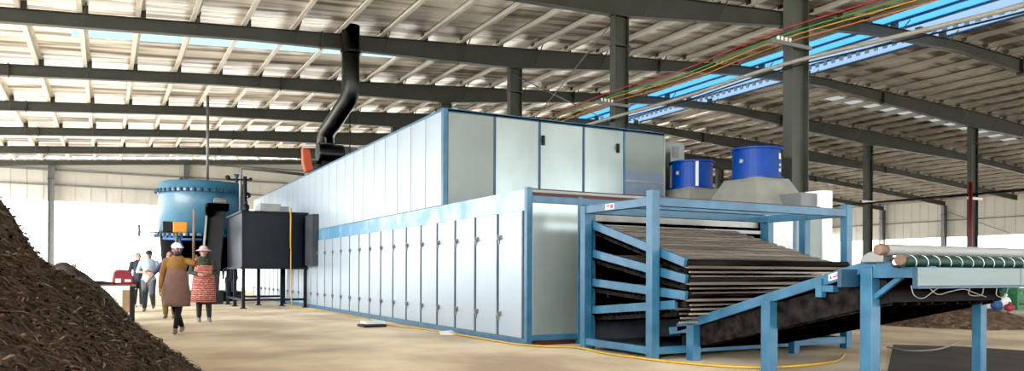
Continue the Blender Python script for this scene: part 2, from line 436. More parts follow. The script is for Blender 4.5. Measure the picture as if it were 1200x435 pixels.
oF = ['', 'nearest', 'second', 'third', 'fourth', 'fifth', 'sixth', 'last']
px_ = []
x = -8.03
while x < XR-.5: px_.append(x); x += 1.48
for k in range(1, 8):
    y = FY[k] - (0.25 if k == 7 else 0)
    t = thing('roof_rafter', {1: 'nearest dark roof beam, crossing the top right corner of the picture', 2: 'thick dark roof beam that meets the big black duct',
        3: 'dark roof beam passing just behind the black duct bend', 4: 'fourth dark roof beam back from the camera, third up from the back wall beams', 5: 'fifth dark roof beam back from the camera',
        6: 'thin dark roof beam next to last before the back wall', 7: 'last thin roof beam along the top of the back wall'}[k], 'roof beam', (XA, y, soffit(XA)), 'roof beams across the hall')
    if k == 7:
        bm = B()
        for (xa, xb) in zip(px_, px_[1:]):
            beam(bm, (xa, y, roof_z(xa)-.14), (xb, y, roof_z(xb)-.14), .22, .28, side=(0, 1, 0))
        obj('beam', bm, M['rafter'], t); continue
    bm = B(); xs = sorted(set([XL, XR-.2, XA, XC, 25, 30, 43] + px_[::2]))
    def quad(pts): bm.faces.new([bm.verts.new(p) for p in pts])
    for xa, xb in zip(xs, xs[1:]):
        za, zb, sa, sb = roof_z(xa), roof_z(xb), soffit(xa), soffit(xb)
        for (a0, a1, b0, b1, hw) in ((sa+.015, za-.015, sb+.015, zb-.015, .006), (za-.015, za, zb-.015, zb, .12), (sa, sa+.015, sb, sb+.015, .12)):
            vs = [bm.verts.new(p) for p in ((xa,y-hw,a0),(xb,y-hw,b0),(xb,y-hw,b1),(xa,y-hw,a1),(xa,y+hw,a0),(xb,y+hw,b0),(xb,y+hw,b1),(xa,y+hw,a1))]
            for f in ((0,1,2,3),(7,6,5,4),(3,2,6,7),(0,4,5,1)): bm.faces.new([vs[i] for i in f])
    obj('beam', bm, M['rafter'], t)
    for xs_ in (-3.0, 6.2, 20.2, 34.5, 53.):
        bm = B(); zt, zs = roof_z(xs_), soffit(xs_)
        box(bm, xs_-.02, xs_+.02, y-.14, y+.14, zs-.04, zt+.03)
        obj('splice_plate', bm, M['rafter'], t)
    for i, xp in enumerate(px_):
        if i % 2 == 0: continue
        if abs(xp-XA) < .5: continue
        bm = B(); z = roof_z(xp)
        beam(bm, (xp, y-.14, soffit(xp)+.03), (xp+.12, y-.62, z+PH*.7), .03, .03)
        obj('fly_brace', bm, M['rafter'], t)
    for i, xp in enumerate(px_):
        bm = B(); z = roof_z(xp); box(bm, xp-.02, xp+.16, y-.12, y+.1, z, z+PH*.97)
        o = obj('purlin_cleat', bm, M['rafter'], t)

def ordinal(n):
    return {1:'first',2:'second',3:'third',4:'fourth',5:'fifth',6:'sixth',7:'seventh',8:'eighth',9:'ninth',10:'tenth',11:'eleventh',12:'twelfth',13:'thirteenth',14:'fourteenth',15:'fifteenth',16:'sixteenth',17:'seventeenth',18:'eighteenth',19:'nineteenth',20:'twentieth',21:'twenty-first',22:'twenty-second',23:'twenty-third',24:'twenty-fourth',25:'twenty-fifth',26:'twenty-sixth',27:'twenty-seventh',28:'twenty-eighth',29:'twenty-ninth',30:'thirtieth',31:'thirty-first'}[n]
left = [x for x in px_ if x < 24.9]; right = [x for x in px_ if x > 29.8]
for i, xp in enumerate(px_):
    if 24.9 <= xp <= 29.8: continue
    z = roof_z(xp); bm = B()
    ya = 3.; yb = Y1-.02
    box(bm, xp, xp+.012, ya, yb, z+.002, z+PH-.006); fw_ = .12 if xp < 22 else .06
    box(bm, xp-fw_, xp, ya, yb, z+.002, z+.02); box(bm, xp, xp+.12, ya, yb, z+PH-.024, z+PH-.006); box(bm, xp-fw_, xp-fw_+.012, ya, yb, z+.02, z+.06)
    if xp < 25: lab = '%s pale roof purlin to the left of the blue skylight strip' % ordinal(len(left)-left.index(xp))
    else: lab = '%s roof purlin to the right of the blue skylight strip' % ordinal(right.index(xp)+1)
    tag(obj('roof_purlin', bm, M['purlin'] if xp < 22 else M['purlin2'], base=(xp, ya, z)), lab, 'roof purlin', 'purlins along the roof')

# bracing rods between the second and third columns
for (a, b, l) in (((XA-.1, FY[1]+.1, 8.7), (XA-.1, FY[2]-.1, 5.9), 'thin bracing rod dropping from the top of the middle column to the left'), ((XA-.1, FY[2]-.1, 8.5), (XA-.1, FY[1]+.1, 5.6), 'thin bracing rod dropping from the left column towards the right')):
    bm = B(); tube(bm, [a, b], .018, 6); tag(obj('brace_rod', bm, M['pipe'], base=a), l, 'bracing rod', 'cross bracing rods')
for (a, b, l) in (((XR-.3, FY[5]-.2, 7.2), (XR-.3, FY[4]+.6, 4.9), 'thin bracing rod on the far right wall sloping down to the right'),):
    bm = B(); tube(bm, [a, b], .03, 6); tag(obj('brace_rod', bm, M['pipe'], base=a), l, 'bracing rod')

# overhead wires and conduit on the near faces of the column row
def wire(name, mm, pts, r, label, cat, group=None):
    bm = B(); tube(bm, smooth_pts(pts, 8), r, 6); tag(obj(name, bm, M[mm], base=pts[0]), label, cat, group)
for mm, z, dx, dz, l in (('wire_r', 6.50, -.02, .0, 'thin red overhead wire, topmost of the coloured wires'), ('wire_g', 6.36, -.06, .0, 'thin green overhead wire under the red one'),
                     ('wire_y', 6.26, -.10, .02, 'yellow overhead wire under the green one'), ('wire_o', 6.18, -.02, .0, 'orange overhead wire, lowest of the coloured wires')):
    X = XA-.36+dx
    wire('overhead_wire', mm, [(X, 3., z-.1), (X, 7.5, z-.16), (X, FY[0], z), (X, 15., z-.12), (X, FY[1]-.05, z+dz-.02), (X, FY[1]+3, z-.1), (X, FY[2]-.3, z-.05)], .012, l, 'wire', 'coloured overhead wires')
for k, (z, l) in enumerate(((6.12, 'pale cross arm on the nearest column carrying coloured wires'), (6.1, 'pale cross arm on the second column carrying coloured wires'))):
    t = thing('wire_bracket', l, 'bracket', (XA-.28, FY[k]-.14, z), 'wire brackets')
    bm = B(); box(bm, XA-.95, XA+.27, FY[k]-.20, FY[k]-.14, z-.04, z+.04); obj('arm', bm, M['pipe'], t)
    for j in range(4):
        bm = B(); tube(bm, [(XA-.38-.12*j, FY[k]-.17, z+.04), (XA-.38-.12*j, FY[k]-.17, z+.13)], .03, 8); obj('insulator', bm, M['white'], t)
wire('conduit_pipe', 'cond', [(XA-.40, 3., 5.45), (XA-.40, 7., 5.5), (XA-.40, FY[0], 5.72), (XA-.40, 15, 5.66), (XA-.40, FY[1], 5.7), (XA-.40, FY[2], 5.75)], .045, 'thick beige conduit running under the roof past the columns', 'conduit')
wire('black_cable', 'dark', [(XA-.33, 3., 5.33), (XA-.33, 7.2, 5.42), (XA-.33, FY[0], 5.64), (XA-.33, 15, 5.58), (XA-.33, FY[1], 5.62)], .018, 'dark cable sagging just below the beige conduit', 'cable')
bm = B(); tube(bm, [(41.5, FY[2]-.3, 0.), (41.5, FY[2]-.3, 6.2)], .10, 8)
tag(obj('red_standpipe', bm, mat('dark_red_pipe', (.13, .012, .015), .5), base=(41.5, FY[2]-.3, 0.)), 'dark red upright pipe clipped to the left of the right-hand column', 'pipe')
bm = B(); tube(bm, [(XC-.5, FY[4], 5.6), (XC-.5, FY[2]-.3, 5.55), (XC-.5, FY[1], 5.55)], .07, 6)
tag(obj('water_pipe', bm, M['dark'], base=(XC-.5, FY[4], 5.6)), 'long dark pipe running between the two right-hand columns', 'pipe')

# ------------------------------------------------------------------ the dryer
XB, YB, YU = 5.823, 10.334, 13.68
XE, YE = 12.77, 35.2
H1, H2, H3 = 2.47, 4.36, 2.50
D = thing('veneer_dryer', 'long two-storey pale sheet-metal dryer with blue frame and rows of narrow doors', 'machine', (XB, YB, 0))
bm = B(); box(bm, XB+.05, XE, 11.9, YE, .05, H1-.04); box(bm, XB+.05, 6.75, 10.42, 11.9, .15, H1-.04); box(bm, 10.95, XE, 10.40, 11.9, .05, H1-.04)
obj('lower_casing', bm, M['black'], D)  # coloured black to stand for the shade inside the open front
bm = B(); box(bm, XB+.02, XE, YB+.03, YE, H1-.04, H1); obj('lower_roof', bm, M['sheet'], D)
# blue side frame
bm = B(); box(bm, XB-.005, XB+.06, YB, YE, 0, .11); obj('bottom_rail', bm, M['blue'], D, bevel=.005)
bm = B(); box(bm, XB-.012, XB+.05, YB+.07, YE, 2.14, H1); obj('top_band', bm, M['band'], D, label='worn light blue band above the doors')
bm = B(); box(bm, XB-.02, XB+.08, YB-.01, YB+.08, 0, H1+.03); obj('corner_post', bm, M['blue'], D, bevel=.006)
# doors
pitch = .8777; k = 0; y = YB+.10
first = None; latches = []
while y + pitch < YE:
    if first is None:
        bm = B(); box(bm, XB-.028, XB+.045, y+.05, y+pitch-.05, .115, 2.135)
        first = obj('door', bm, M['door'], D, bevel=.004)
        for z in (1.74, .47):
            bm = B(); yy = y+pitch-.05
            box(bm, XB-.06, XB-.026, yy-.09, yy+.03, z-.04, z+.04)
            beam(bm, (XB-.06, yy-.01, z+.02), (XB-.075, yy-.09, z-.03), .02, .03)
            box(bm, XB-.04, XB-.026, yy-.03, yy+.01, z-.11, z-.035)
            latches.append(obj('latch', bm, M['pipe'], first))
    else:
        c = first.copy(); c.name = 'door'; C.objects.link(c); c.parent = D; c.location = (0, y-(YB+.10), 0)
        for l in latches:
            lc = l.copy(); C.objects.link(lc); lc.parent = c
    y += pitch; k += 1
bm = B(); box(bm, XB-.004, XB+.05, YB+.08, YE, .10, 2.15); obj('door_seam', bm, M['gap'], D)
# front face, lower storey
bm = B(); box(bm, 5.91, 6.76, YB-.004, YB+.03, .16, 2.26); obj('front_panel', bm, M['front'], D, bevel=.004)
bm = B(); box(bm, 6.76, 6.84, YB-.02, YB+.08, 0, H1-.08); obj('front_post', bm, M['blue'], D, bevel=.005)
bm = B(); box(bm, 5.90, 12.72, YB-.015, YB+.06, 2.26, 2.37); obj('front_top_rail', bm, M['blue'], D, bevel=.005)
bm = B(); box(bm, 5.90, 6.80, YB-.01, YB+.05, .08, .17); obj('front_bottom_rail', bm, M['blue'], D, bevel=.005)
bm = B(); box(bm, 5.93, 12.7, YB+.04, YB+.12, 2.37, H1+.02); obj('red_lintel', bm, M['rust'], D)
bm = B(); box(bm, 5.93, 6.75, YB+.06, YB+.1, 0.0, .09); obj('red_sill', bm, M['rust'], D)
for a, b, m in ((10.98, 11.72, 'bagwhite'), (11.80, 12.52, 'sheet')):
    bm = B(); box(bm, a, b, YB-.004, YB+.03, .14, 2.26); obj('front_panel', bm, M[m], D, bevel=.004)
bm = B(); box(bm, 11.72, 11.80, YB-.02, YB+.06, .05, 2.28); box(bm, 10.9, 10.98, YB-.02, YB+.06, .05, 2.28); obj('front_post', bm, M['blue'], D, bevel=.005)
bm = B(); box(bm, 12.52, 12.80, YB-.03, YB+.4, 0, 2.82); obj('end_post', bm, M['bagwhite'], D, label='tall white end post')
bm = B(); box(bm, 12.05, 12.5, YB+.1, YB+.8, H1, 2.76); obj('roof_box', bm, M['grey'], D)
bm = B(); box(bm, 6.84, 10.9, YB+.1, YB+.16, 2.02, 2.24); obj('header_plate', bm, M['plate'], D)
bm = B(); box(bm, 6.84, 10.9, YB+.02, YB+.08, 1.90, 1.96); obj('header_bar', bm, M['plate'], D)
# upper storey
bm = B(); box(bm, XB+.05, 11.25, YU+.05, YE, H1, H2-.03); obj('upper_casing', bm, M['gap'], D)
bm = B(); box(bm, XB-.01, 11.29, YU-.02, YE, H2-.03, H2+.02); obj('upper_roof', bm, M['blue'], D)
y = YU+.09; first = None
while y < YE-.3:
    if first is None:
        bm = B(); box(bm, XB-.012, XB+.05, y+.02, y+.838, H1+.01, H2-.03); first = obj('side_panel', bm, M['door'], D, bevel=.006)
    else:
        c = first.copy(); C.objects.link(c); c.parent = D; c.location = (0, y-(YU+.09), 0)
    y += .858
bm = B(); box(bm, XB-.03, XB+.07, YU-.03, YU+.085, H1, H2+.02); obj('upper_corner_post', bm, M['blue'], D, bevel=.006)
xs = (5.89, 6.93, 7.98, 9.08, 10.16, 11.27)
for i in range(4):
    bm = B(); box(bm, xs[i]+.02, xs[i+1]-.02, YU-.005, YU+.05, H3, H2-.05); obj('upper_front_panel', bm, M['front'] if i else M['sheet'], D, bevel=.005)
bm = B(); box(bm, xs[4]+.02, xs[5], YU-.005, YU+.05, 3.46, H2-.05); obj('upper_front_panel', bm, M['sheet'], D)
bm = B(); box(bm, xs[4]+.02, xs[5], YU-.004, YU+.05, H3, 3.46); obj('film_panel', bm, M['film'], D, label='blue filmed lower panel')
bm = B(); box(bm, xs[4]+.02, xs[5], YU-.03, YU, 3.20, 3.24); obj('film_rail', bm, M['plate'], D)
for x in xs[1:5]:
    bm = B(); box(bm, x-.025, x+.025, YU-.02, YU+.05, H3-.02, H2-.02); obj('mullion', bm, M['dblue'] if x < 10 else M['blue'], D)
bm = B(); box(bm, xs[5], xs[5]+.05, YU-.02, YU+.05, H1, H2-.02); obj('mullion', bm, M['plate'], D)
bm = B(); box(bm, XB+.02, 11.3, YU-.02, YU+.05, H2-.05, H2); obj('upper_top_rail', bm, M['dblue'], D)
bm = B(); box(bm, XB+.05, 11.3, YU+.0, YU+.06, H1, H3); obj('upper_sill', bm, M['rust'], D)
for x, z in ((8.06, 3.93), (9.98, 3.92)):
    bm = B(); box(bm, x-.03, x+.03, YU-.05, YU-.003, z-.1, z+.1); beam(bm, (x, YU-.05, z+.05), (x-.06, YU-.08, z-.02), .03, .03); obj('panel_latch', bm, M['dark'], D)

# exhaust hoods with blue drums on the lower roof
def hood(x, y, s, label, face):
    t = thing('exhaust_hood', label, 'exhaust hood', (x, y, H1), 'blue drum hoods')
    bm = B(); w0, w1 = .75*s, .46*s
    z0, z1 = H1, 3.13
    r0 = [bm.verts.new((x+a*w0, y+b*w0, z0+.06)) for a, b in ((-1,-1),(1,-1),(1,1),(-1,1))]
    r1 = [bm.verts.new((x+a*w1, y+b*w1, z1)) for a, b in ((-1,-1),(1,-1),(1,1),(-1,1))]
    rb = [bm.verts.new((x+a*w0, y+b*w0, z0)) for a, b in ((-1,-1),(1,-1),(1,1),(-1,1))]
    for i in range(4):
        j = (i+1) % 4; bm.faces.new((r0[i], r0[j], r1[j], r1[i])); bm.faces.new((rb[i], rb[j], r0[j], r0[i]))
    bm.faces.new(r1); bm.faces.new(rb[::-1]); obj('hood_cone', bm, M['hood'], t)
    r = .49*s
    bm = B(); lathe(bm, (x, y, z1), [(r+.05, 0), (r+.05, .03), (r, .03), (r, .60), (r+.05, .60), (r+.05, .64), (r-.02, .64), (r-.02, .55)], 40)
    d = obj('drum', bm, M['drum'], t)
    for a in range(0, 360, 30):
        pass
    bm = B(); q = math.radians(-172); lathe(bm, (x+(r+.01)*math.cos(q), y+(r+.01)*math.sin(q), z1+.32), [(.04, -.02), (.05, 0), (.05, .06), (.02, .08)], 12); obj('drum_fitting', bm, M['pipe'], d)
    if face:
        bm = B()
        for zz, h, a in ((.46, .12, -66), (.28, .05, -64), (.17, .06, -66)):
            q = math.radians(a); n = Vector((math.cos(q), math.sin(q), 0)); c = Vector((x, y, z1+zz)) + n*(r+.006); tt = n.cross(Vector((0, 0, 1)))
            bm.faces.new([bm.verts.new(c + tt*u*.06 + Vector((0, 0, v*h/2))) for u, v in ((-1,-1),(1,-1),(1,1),(-1,1))])
        obj('white_sticker', bm, M['white'], d)
    else:
        bm = B(); q = math.radians(-118)
        box(bm, x+r*math.cos(q)-.025, x+r*math.cos(q)+.025, y+r*math.sin(q)-.03, y+r*math.sin(q)+.02, z1+.03, z1+.6); obj('white_seam', bm, M['white'], d)
hood(12.07, 11.62, 1.0, 'sheet-metal hood with a royal blue drum carrying white stickers, right of the other', True)
hood(12.15, 13.70, .98, 'sheet-metal hood with a royal blue drum beside the upper casing, left of the other', False)
t = thing('vent_box', 'pale grey sheet vent box standing behind the left blue drum', 'vent', (12.85, 15.2, H1))
bm = B(); box(bm, 12.6, 13.05, 15.0, 15.4, H1, 4.50); obj('casing', bm, M['sheet'], t)
bm = B(); box(bm, 12.66, 12.86, 14.985, 15.0, 4.1, 4.38); obj('louvre', bm, M['grey'], t)

# ------------------------------------------------------------------ outfeed rack with four belts
R = thing('outfeed_rack', 'open blue steel frame in front of the dryer holding four sloping slat belts', 'rack', (6.33, 7.9, 0))
s = .064
XF0, XF1, YF, YR = 6.36, 10.16, 7.92, 9.50
for (x, y, h) in ((XF0, YF, 2.25), (XF1, YF, 2.23), (XF0, YR, 2.16), (XF1, YR, 2.16), (XF1, 8.72, 2.12), (XF0+.10, YR+.05, 2.16)):
    bm = B(); box(bm, x-s, x+s, y-s, y+s, 0, h); obj('post', bm, M['blue'], R, bevel=.006)
for (a, b, z) in (((XF0, YF), (XF0, YR), 2.10), ((XF0, YF), (XF1, YF), 2.10), ((XF1, YF), (XF1, YR), 2.10), ((XF0, YR), (XF1, YR), 2.10)):
    bm = B(); beam(bm, (*a, z), (*b, z), .10, .115); obj('top_rail', bm, M['blue'], R, bevel=.006)
for (a, b, z) in (((XF0, YF), (XF0, YR), .13), ((XF0, YF), (XF1, YF), .13), ((XF1, YF), (XF1, YR), .13)):
    bm = B(); beam(bm, (*a, z), (*b, z), .09, .10); obj('bottom_rail', bm, M['blue'], R, bevel=.006)
bm = B(); box(bm, XF0+.05, XF1-.05, YF+.15, YR, .11, .14); obj('floor_tray', bm, M['tray'], R)
bm = B(); box(bm, XF0+.15, XF1-.2, YR+.2, YR+.24, .12, .58); obj('dust_plate', bm, M['tray'], R)
bm = B()
box(bm, XF0-.055, XF0-.052, 8.72, 8.92, 2.06, 2.14)
st = obj('sticker', bm, M['white'], R)
bm = B(); box(bm, XF0-.058, XF0-.055, 8.74, 8.80, 2.07, 2.13); box(bm, XF0-.058, XF0-.055, 8.82, 8.90, 2.10, 2.125); obj('print', bm, M['red'], st)

def tier(zr, zt, yt, ramp):
    """one belt: zr at Y=9.4, zt at its tip Y=yt"""
    sl = (zr-zt)/(9.4-yt); x0, x1 = 6.47, 9.55
    ye = 9.62
    Z = lambda y: zt + sl*(y-yt)
    bm = B(); y = yt+.03
    while y < ye:
        z = Z(y)-.055
        # overlapping slats: each a thin raised bar across the belt
        beam(bm, (x0+.03, y, z), (x1-.03, y, z), .085, .036, side=(0, 1, sl))
        y += .165
    for dy_, dz_ in ((-.03, -.07), (-.05, -.125), (-.02, -.185)):
        beam(bm, (x0+.06, yt+.03+dy_, Z(yt)-.05+dz_), (x1-.06, yt+.03+dy_, Z(yt)-.05+dz_), .03, .022, side=(0, 1, 0))
    b = obj('slat_belt', bm, M['belt'], R)
    bm = B(); beam(bm, (8.4, ye, Z(ye)-.14), (8.4, 11.7, Z(ye)-.14), 3.0, .06, side=(1, 0, 0)); obj('inner_belt', bm, M['dbelt'], b)
    bm = B(); beam(bm, ((x0+x1)/2, yt+.05, Z(yt+.05)-.11), ((x0+x1)/2, ye, Z(ye)-.11), x1-x0-.08, .09, side=(1, 0, 0)); obj('return_belt', bm, M['dbelt'], b)
    for x in (x0, x1):
        bm = B(); dz_ = 0 if x == x0 else -.13
        beam(bm, (x, yt, Z(yt)+dz_), (x, 9.5, Z(9.5)+dz_), .05, .115 if x == x0 else .08, side=(1, 0, 0)); obj('side_rail', bm, M['blue'] if x == x0 else M['tray'], b, bevel=.004)
    bm = B(); y = yt+.15
    while y < 9.4:
        box(bm, x0-.01, x0+.02, y, y+.06, Z(y)-.09, Z(y)-.055); box(bm, x0, x0+.015, y+.06, y+.11, Z(y)-.075, Z(y)-.055); y += .11
    obj('chain', bm, M['black'], b)
    bm = B(); lathe(bm, (x0+.02, yt+.02, Z(yt)-.005), [(.05, 0), (.05, x1-x0-.04)], 14, axis='x'); obj('nose_roller', bm, M['dbelt'], b, smooth=False)
    bm = B(); box(bm, 6.95, x1-.05, 9.75, 9.78, Z(9.75)-.27, Z(9.75)-.10); obj('back_plate', bm, M['tray'], b)
tier(1.86, 1.29, 7.40, 0); tier(1.44, 1.08, 7.38, 0); tier(1.01, .87, 7.38, 0); tier(.60, .75, 7.58, 0)

# ------------------------------------------------------------------ ramp conveyor
XR0, XR1 = 6.87, 8.88
RP = thing('ramp_conveyor', 'sloping blue conveyor rising from under the rack towards the green belt', 'conveyor', (XR0, 7.7, 0))
rz = lambda y: .39 + .281*(8.09-y)          # rail centre height
for x in (XR0, XR1):
    bm = B(); beam(bm, (x, 8.0, rz(8.0)), (x, 5.0, rz(5.0)), .06, .115, side=(1, 0, 0)); obj('side_rail', bm, M['blue'], RP, bevel=.005)
    bm = B(); beam(bm, (x, 8.16, .36), (x, 7.72, .42), .06, .10, side=(1, 0, 0)); obj('tail_bracket', bm, M['blue'], RP, bevel=.005)
for y in (7.70, 6.40, 5.07):
    for x in (XR0, XR1):
        bm = B(); h = rz(y)-.02; e_ = .068 if x == XR0 else .054; xl = x if x == XR0 else x-.12
        box(bm, xl-e_, xl+e_, y-e_, y+e_, 0, h); obj('leg', bm, M['blue'], RP, bevel=.006)
bm = B(); y = 8.0
while y > 5.0:
    beam(bm, (XR0+.04, y, rz(y)+.02), (XR1-.04, y, rz(y)+.02), .085, .02, side=(0, 1, -.281)); y -= .1
b = obj('slat_belt', bm, M['dbelt'], RP)
bm = B(); beam(bm, ((XR0+XR1)/2, 8.0, rz(8.)-.16), ((XR0+XR1)/2, 4.9, rz(4.9)-.27), XR1-XR0-.10, .30, side=(1, 0, 0)); 
for i in range(9):
    x = XR0+.1+i*.22; beam(bm, (x, 7.6, rz(7.6)-.32), (x, 4.9, rz(4.9)-.435), .03, .03, side=(1, 0, 0))
obj('return_tray', bm, M['dbelt'], RP)
for x in (XR0, XR1):
    bm = B(); beam(bm, (x, 5.10, 1.165), (x, 4.40, 1.175), .10, .11, side=(1, 0, 0)); obj('head_beam', bm, M['blue'], RP, bevel=.006)
    bm = B(); beam(bm, (x, 5.04, .90), (x, 4.72, 1.13), .05, .05, side=(1, 0, 0)); obj('brace', bm, M['blue'], RP, bevel=.004)
bm = B(); box(bm, XR0-.05, XR0+.05, 5.48, 5.68, .96, 1.03); box(bm, XR0-.06, XR0+.02, 5.62, 5.70, .90, 1.10); obj('rail_bracket', bm, M['blue'], RP, bevel=.004)
bm = B(); y0_, y1_ = 5.55, 5.36
n = [bm.verts.new((XR0-.034, y0_, rz(y0_)-.03)), bm.verts.new((XR0-.034, y1_, rz(y1_)-.03)), bm.verts.new((XR0-.034, y1_, rz(y1_)+.04)), bm.verts.new((XR0-.034, y0_, rz(y0_)+.04))]
bm.faces.new(n); st = obj('sticker', bm, M['white'], RP)
bm = B()
for (u0, u1, v0, v1) in ((.30, .95, .25, .50), (.45, .95, .62, .8)):
    q = []
    for u, v in ((u0, v0), (u1, v0), (u1, v1), (u0, v1)):
        y = y0_+(y1_-y0_)*u; q.append(bm.verts.new((XR0-.036, y, rz(y)-.03+.07*v)))
    bm.faces.new(q)
obj('print', bm, M['red'], st)
bm = B(); q = []
for u, v in ((.06, .2), (.26, .2), (.16, .85)):
    y = y0_+(y1_-y0_)*u; q.append(bm.verts.new((XR0-.036, y, rz(y)-.03+.07*v)))
bm.faces.new(q); obj('logo', bm, M['bagblue'], st)
# head gear: pale gearbox, bearing
bm = B(); prism(bm, [(5.12, 1.27), (4.86, 1.27), (4.85, 1.35), (4.93, 1.385), (5.02, 1.375), (5.10, 1.33)], 'x', XR0-.10, XR0+.06)
tube(bm, [(XR0-.02, 4.93, 1.36), (XR0-.02, 4.93, 1.50)], .03, 8); obj('gearbox', bm, M['plate'], RP, bevel=.01)
bm = B(); lathe(bm, (XR0-.08, 4.72, 1.27), [(.055, -.02), (.055, .05)], 16, axis='x'); be = obj('bearing', bm, M['dark'], RP)
bm = B(); lathe(bm, (XR0-.112, 4.72, 1.27), [(.03, 0), (.03, .03)], 12, axis='x'); obj('bearing_hub', bm, M['white'], be)
bm = B(); box(bm, XR0-.05, XR0+.05, 4.60, 4.98, 1.21, 1.28); obj('head_plate', bm, M['blue'], RP, bevel=.006)
bm = B(); lathe(bm, (XR0+.03, 4.9, 1.24), [(.06, 0), (.06, XR1-XR0-.06)], 14, axis='x'); obj('head_roller', bm, M['dbelt'], RP)

# ------------------------------------------------------------------ cross conveyor
CC = thing('belt_conveyor', 'cross conveyor with a green belt and long pale side panel at the right edge', 'conveyor', (7.6, 4.4, 0))
YC = 4.36; xa, xb = 6.50, 11.4
bm = B(); box(bm, xa+.06, 8.22, YC-.015, YC, 1.045, 1.215); obj('side_panel', bm, M['panel'], CC, bevel=.003)
bm = B(); box(bm, 8.235, xb-.02, YC-.015, YC, 1.045, 1.215); obj('side_panel', bm, M['panel'], CC, bevel=.003)
bm = B(); box(bm, xa+.1, xb, YC+.01, YC+.07, 1.02, 1.22); box(bm, xa+.1, xb, 3.2+2.0, 3.2+2.05, 1.02, 1.2); obj('frame', bm, M['dblue'], CC)
bm = B(); lathe(bm, (xa-.02, YC+.10, 1.275), [(.02, 0), (.056, .005), (.056, xb-xa)], 20, axis='x'); g = obj('green_belt_edge', bm, M['green'], CC)
for i in range(11):
    bm = B()
    x = xa+.14+i*.178
    pts = []
    for j in range(6):
        a = math.radians(-55+j*27); pts.append((x-.011*j, YC+.10-.058*math.cos(a), 1.275+.058*math.sin(a)))
    tube(bm, pts, .0032, 4)
    obj('lacing', bm, M['bagwhite'], g)
bm = B(); box(bm, xa+.38, xb, YC+.10, YC+.52, 1.285, 1.30); obj('belt', bm, M['green'], CC)
bm = B(); lathe(bm, (xa+.03, YC+.30, 1.385), [(.055, 0), (.055, xb-xa)], 20, axis='x'); rr = obj('upper_roller', bm, M['roll'], CC)
bm = B(); lathe(bm, (xa-.09, YC+.30, 1.385), [(.02, 0), (.05, .01), (.056, .06), (.05, .125)], 16, axis='x'); obj('end_cap', bm, M['cap'], rr)
bm = B(); lathe(bm, (xa-.06, YC+.10, 1.285), [(.02, 0), (.05, .01), (.05, .10)], 16, axis='x'); obj('end_cap', bm, M['cap'], g)
for x in (11.1,):
    for y in (YC+.04, YC+.84):
        bm = B(); box(bm, x-.05, x+.05, y-.05, y+.05, 0, 1.1); obj('leg', bm, M['dblue'], CC)
for pts in ([(6.52, YC+.03, 1.05), (6.55, YC+.02, .96), (6.68, YC+.02, .93), (6.85, YC+.02, 1.0), (7.0, YC+.03, 1.05)], [(6.75, YC+.03, 1.05), (6.9, YC+.02, .965), (7.1, YC+.02, .99), (7.3, YC+.01, 1.01), (7.5, YC+.02, .97), (7.7, YC+.03, .93)],
            [(7.9, YC+.03, 1.05), (7.86, YC+.02, .95), (8.0, YC+.02, .93), (8.1, YC+.03, 1.05)], [(7.45, YC+.03, 1.05), (7.40, YC+.02, .96), (7.6, YC+.02, .95), (7.66, YC+.03, 1.05)]):
    bm = B(); tube(bm, smooth_pts(pts, 8), .0045, 6); obj('hanging_cable', bm, M['wire_w'], CC)
wire('floor_cable', 'wire_w', [ground_pt(px_c, py_c)+Vector((0, 0, .026)) for px_c, py_c in ((1040, 409), (1062, 413), (1085, 413), (1105, 410), (1126, 402))], .013, 'pale cable lying on the floor between the ramp legs', 'cable')

# ------------------------------------------------------------------ yellow hose on the floor
wire('yellow_hose', 'hose', [(5.20, 24.62, 1.9), (5.20, 24.60, .9), (5.21, 24.5, .12), (5.25, 24.2, .025), (5.45, 23.5, .025), (5.62, 21, .025), (5.60, 18, .025), (5.3, 15.9, .025), (5.62, 14, .025), (5.68, 12, .025), (5.72, 10.6, .025), (5.95, 10.0, .025), (6.30, 9.6, .025), (6.20, 8.6, .025), (6.45, 7.3, .025), (7.0, 6.6, .025), (8.2, 6.6, .025), (9.2, 7.2, .025)], .017, 'yellow hose running along the floor at the foot of the dryer', 'hose')
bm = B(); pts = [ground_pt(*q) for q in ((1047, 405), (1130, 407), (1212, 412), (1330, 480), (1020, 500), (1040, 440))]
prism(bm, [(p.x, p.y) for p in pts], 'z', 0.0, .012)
tag(obj('shade_patch', bm, M['ramp_shade'], base=pts[0]), 'dark patch of painted shade on the floor under the high end of the ramp', 'mat')  # flat dark patch that paints the ramp's shadow onto the floor
t = thing('fallen_lid', 'small dark tray lying on the floor beside the dryer doors', 'tray', (4.97, 15.5, 0))
bm = B(); box(bm, 4.72, 5.2, 15.25, 15.75, .0, .05); obj('tray', bm, M['dark'], t)
bm = B(); box(bm, 4.85, 5.3, 15.55, 15.95, .05, .10); obj('pale_cloth', bm, M['bagwhite'], t)
bm = B(); vs = [bm.verts.new(p) for p in ((5.45, 12.95, .004), (5.72, 12.75, .004), (5.76, 13.15, .05), (5.55, 13.25, .03))]; bm.faces.new(vs)
r = bmesh.ops.extrude_face_region(bm, geom=bm.faces[:]); bmesh.ops.translate(bm, verts=[v for v in r['geom'] if isinstance(v, bmesh.types.BMVert)], vec=(0, 0, .012))
tag(obj('paper_scrap', bm, M['bagwhite'], base=(5.6, 13, 0)), 'crumpled white paper scrap against the foot of the dryer', 'paper')

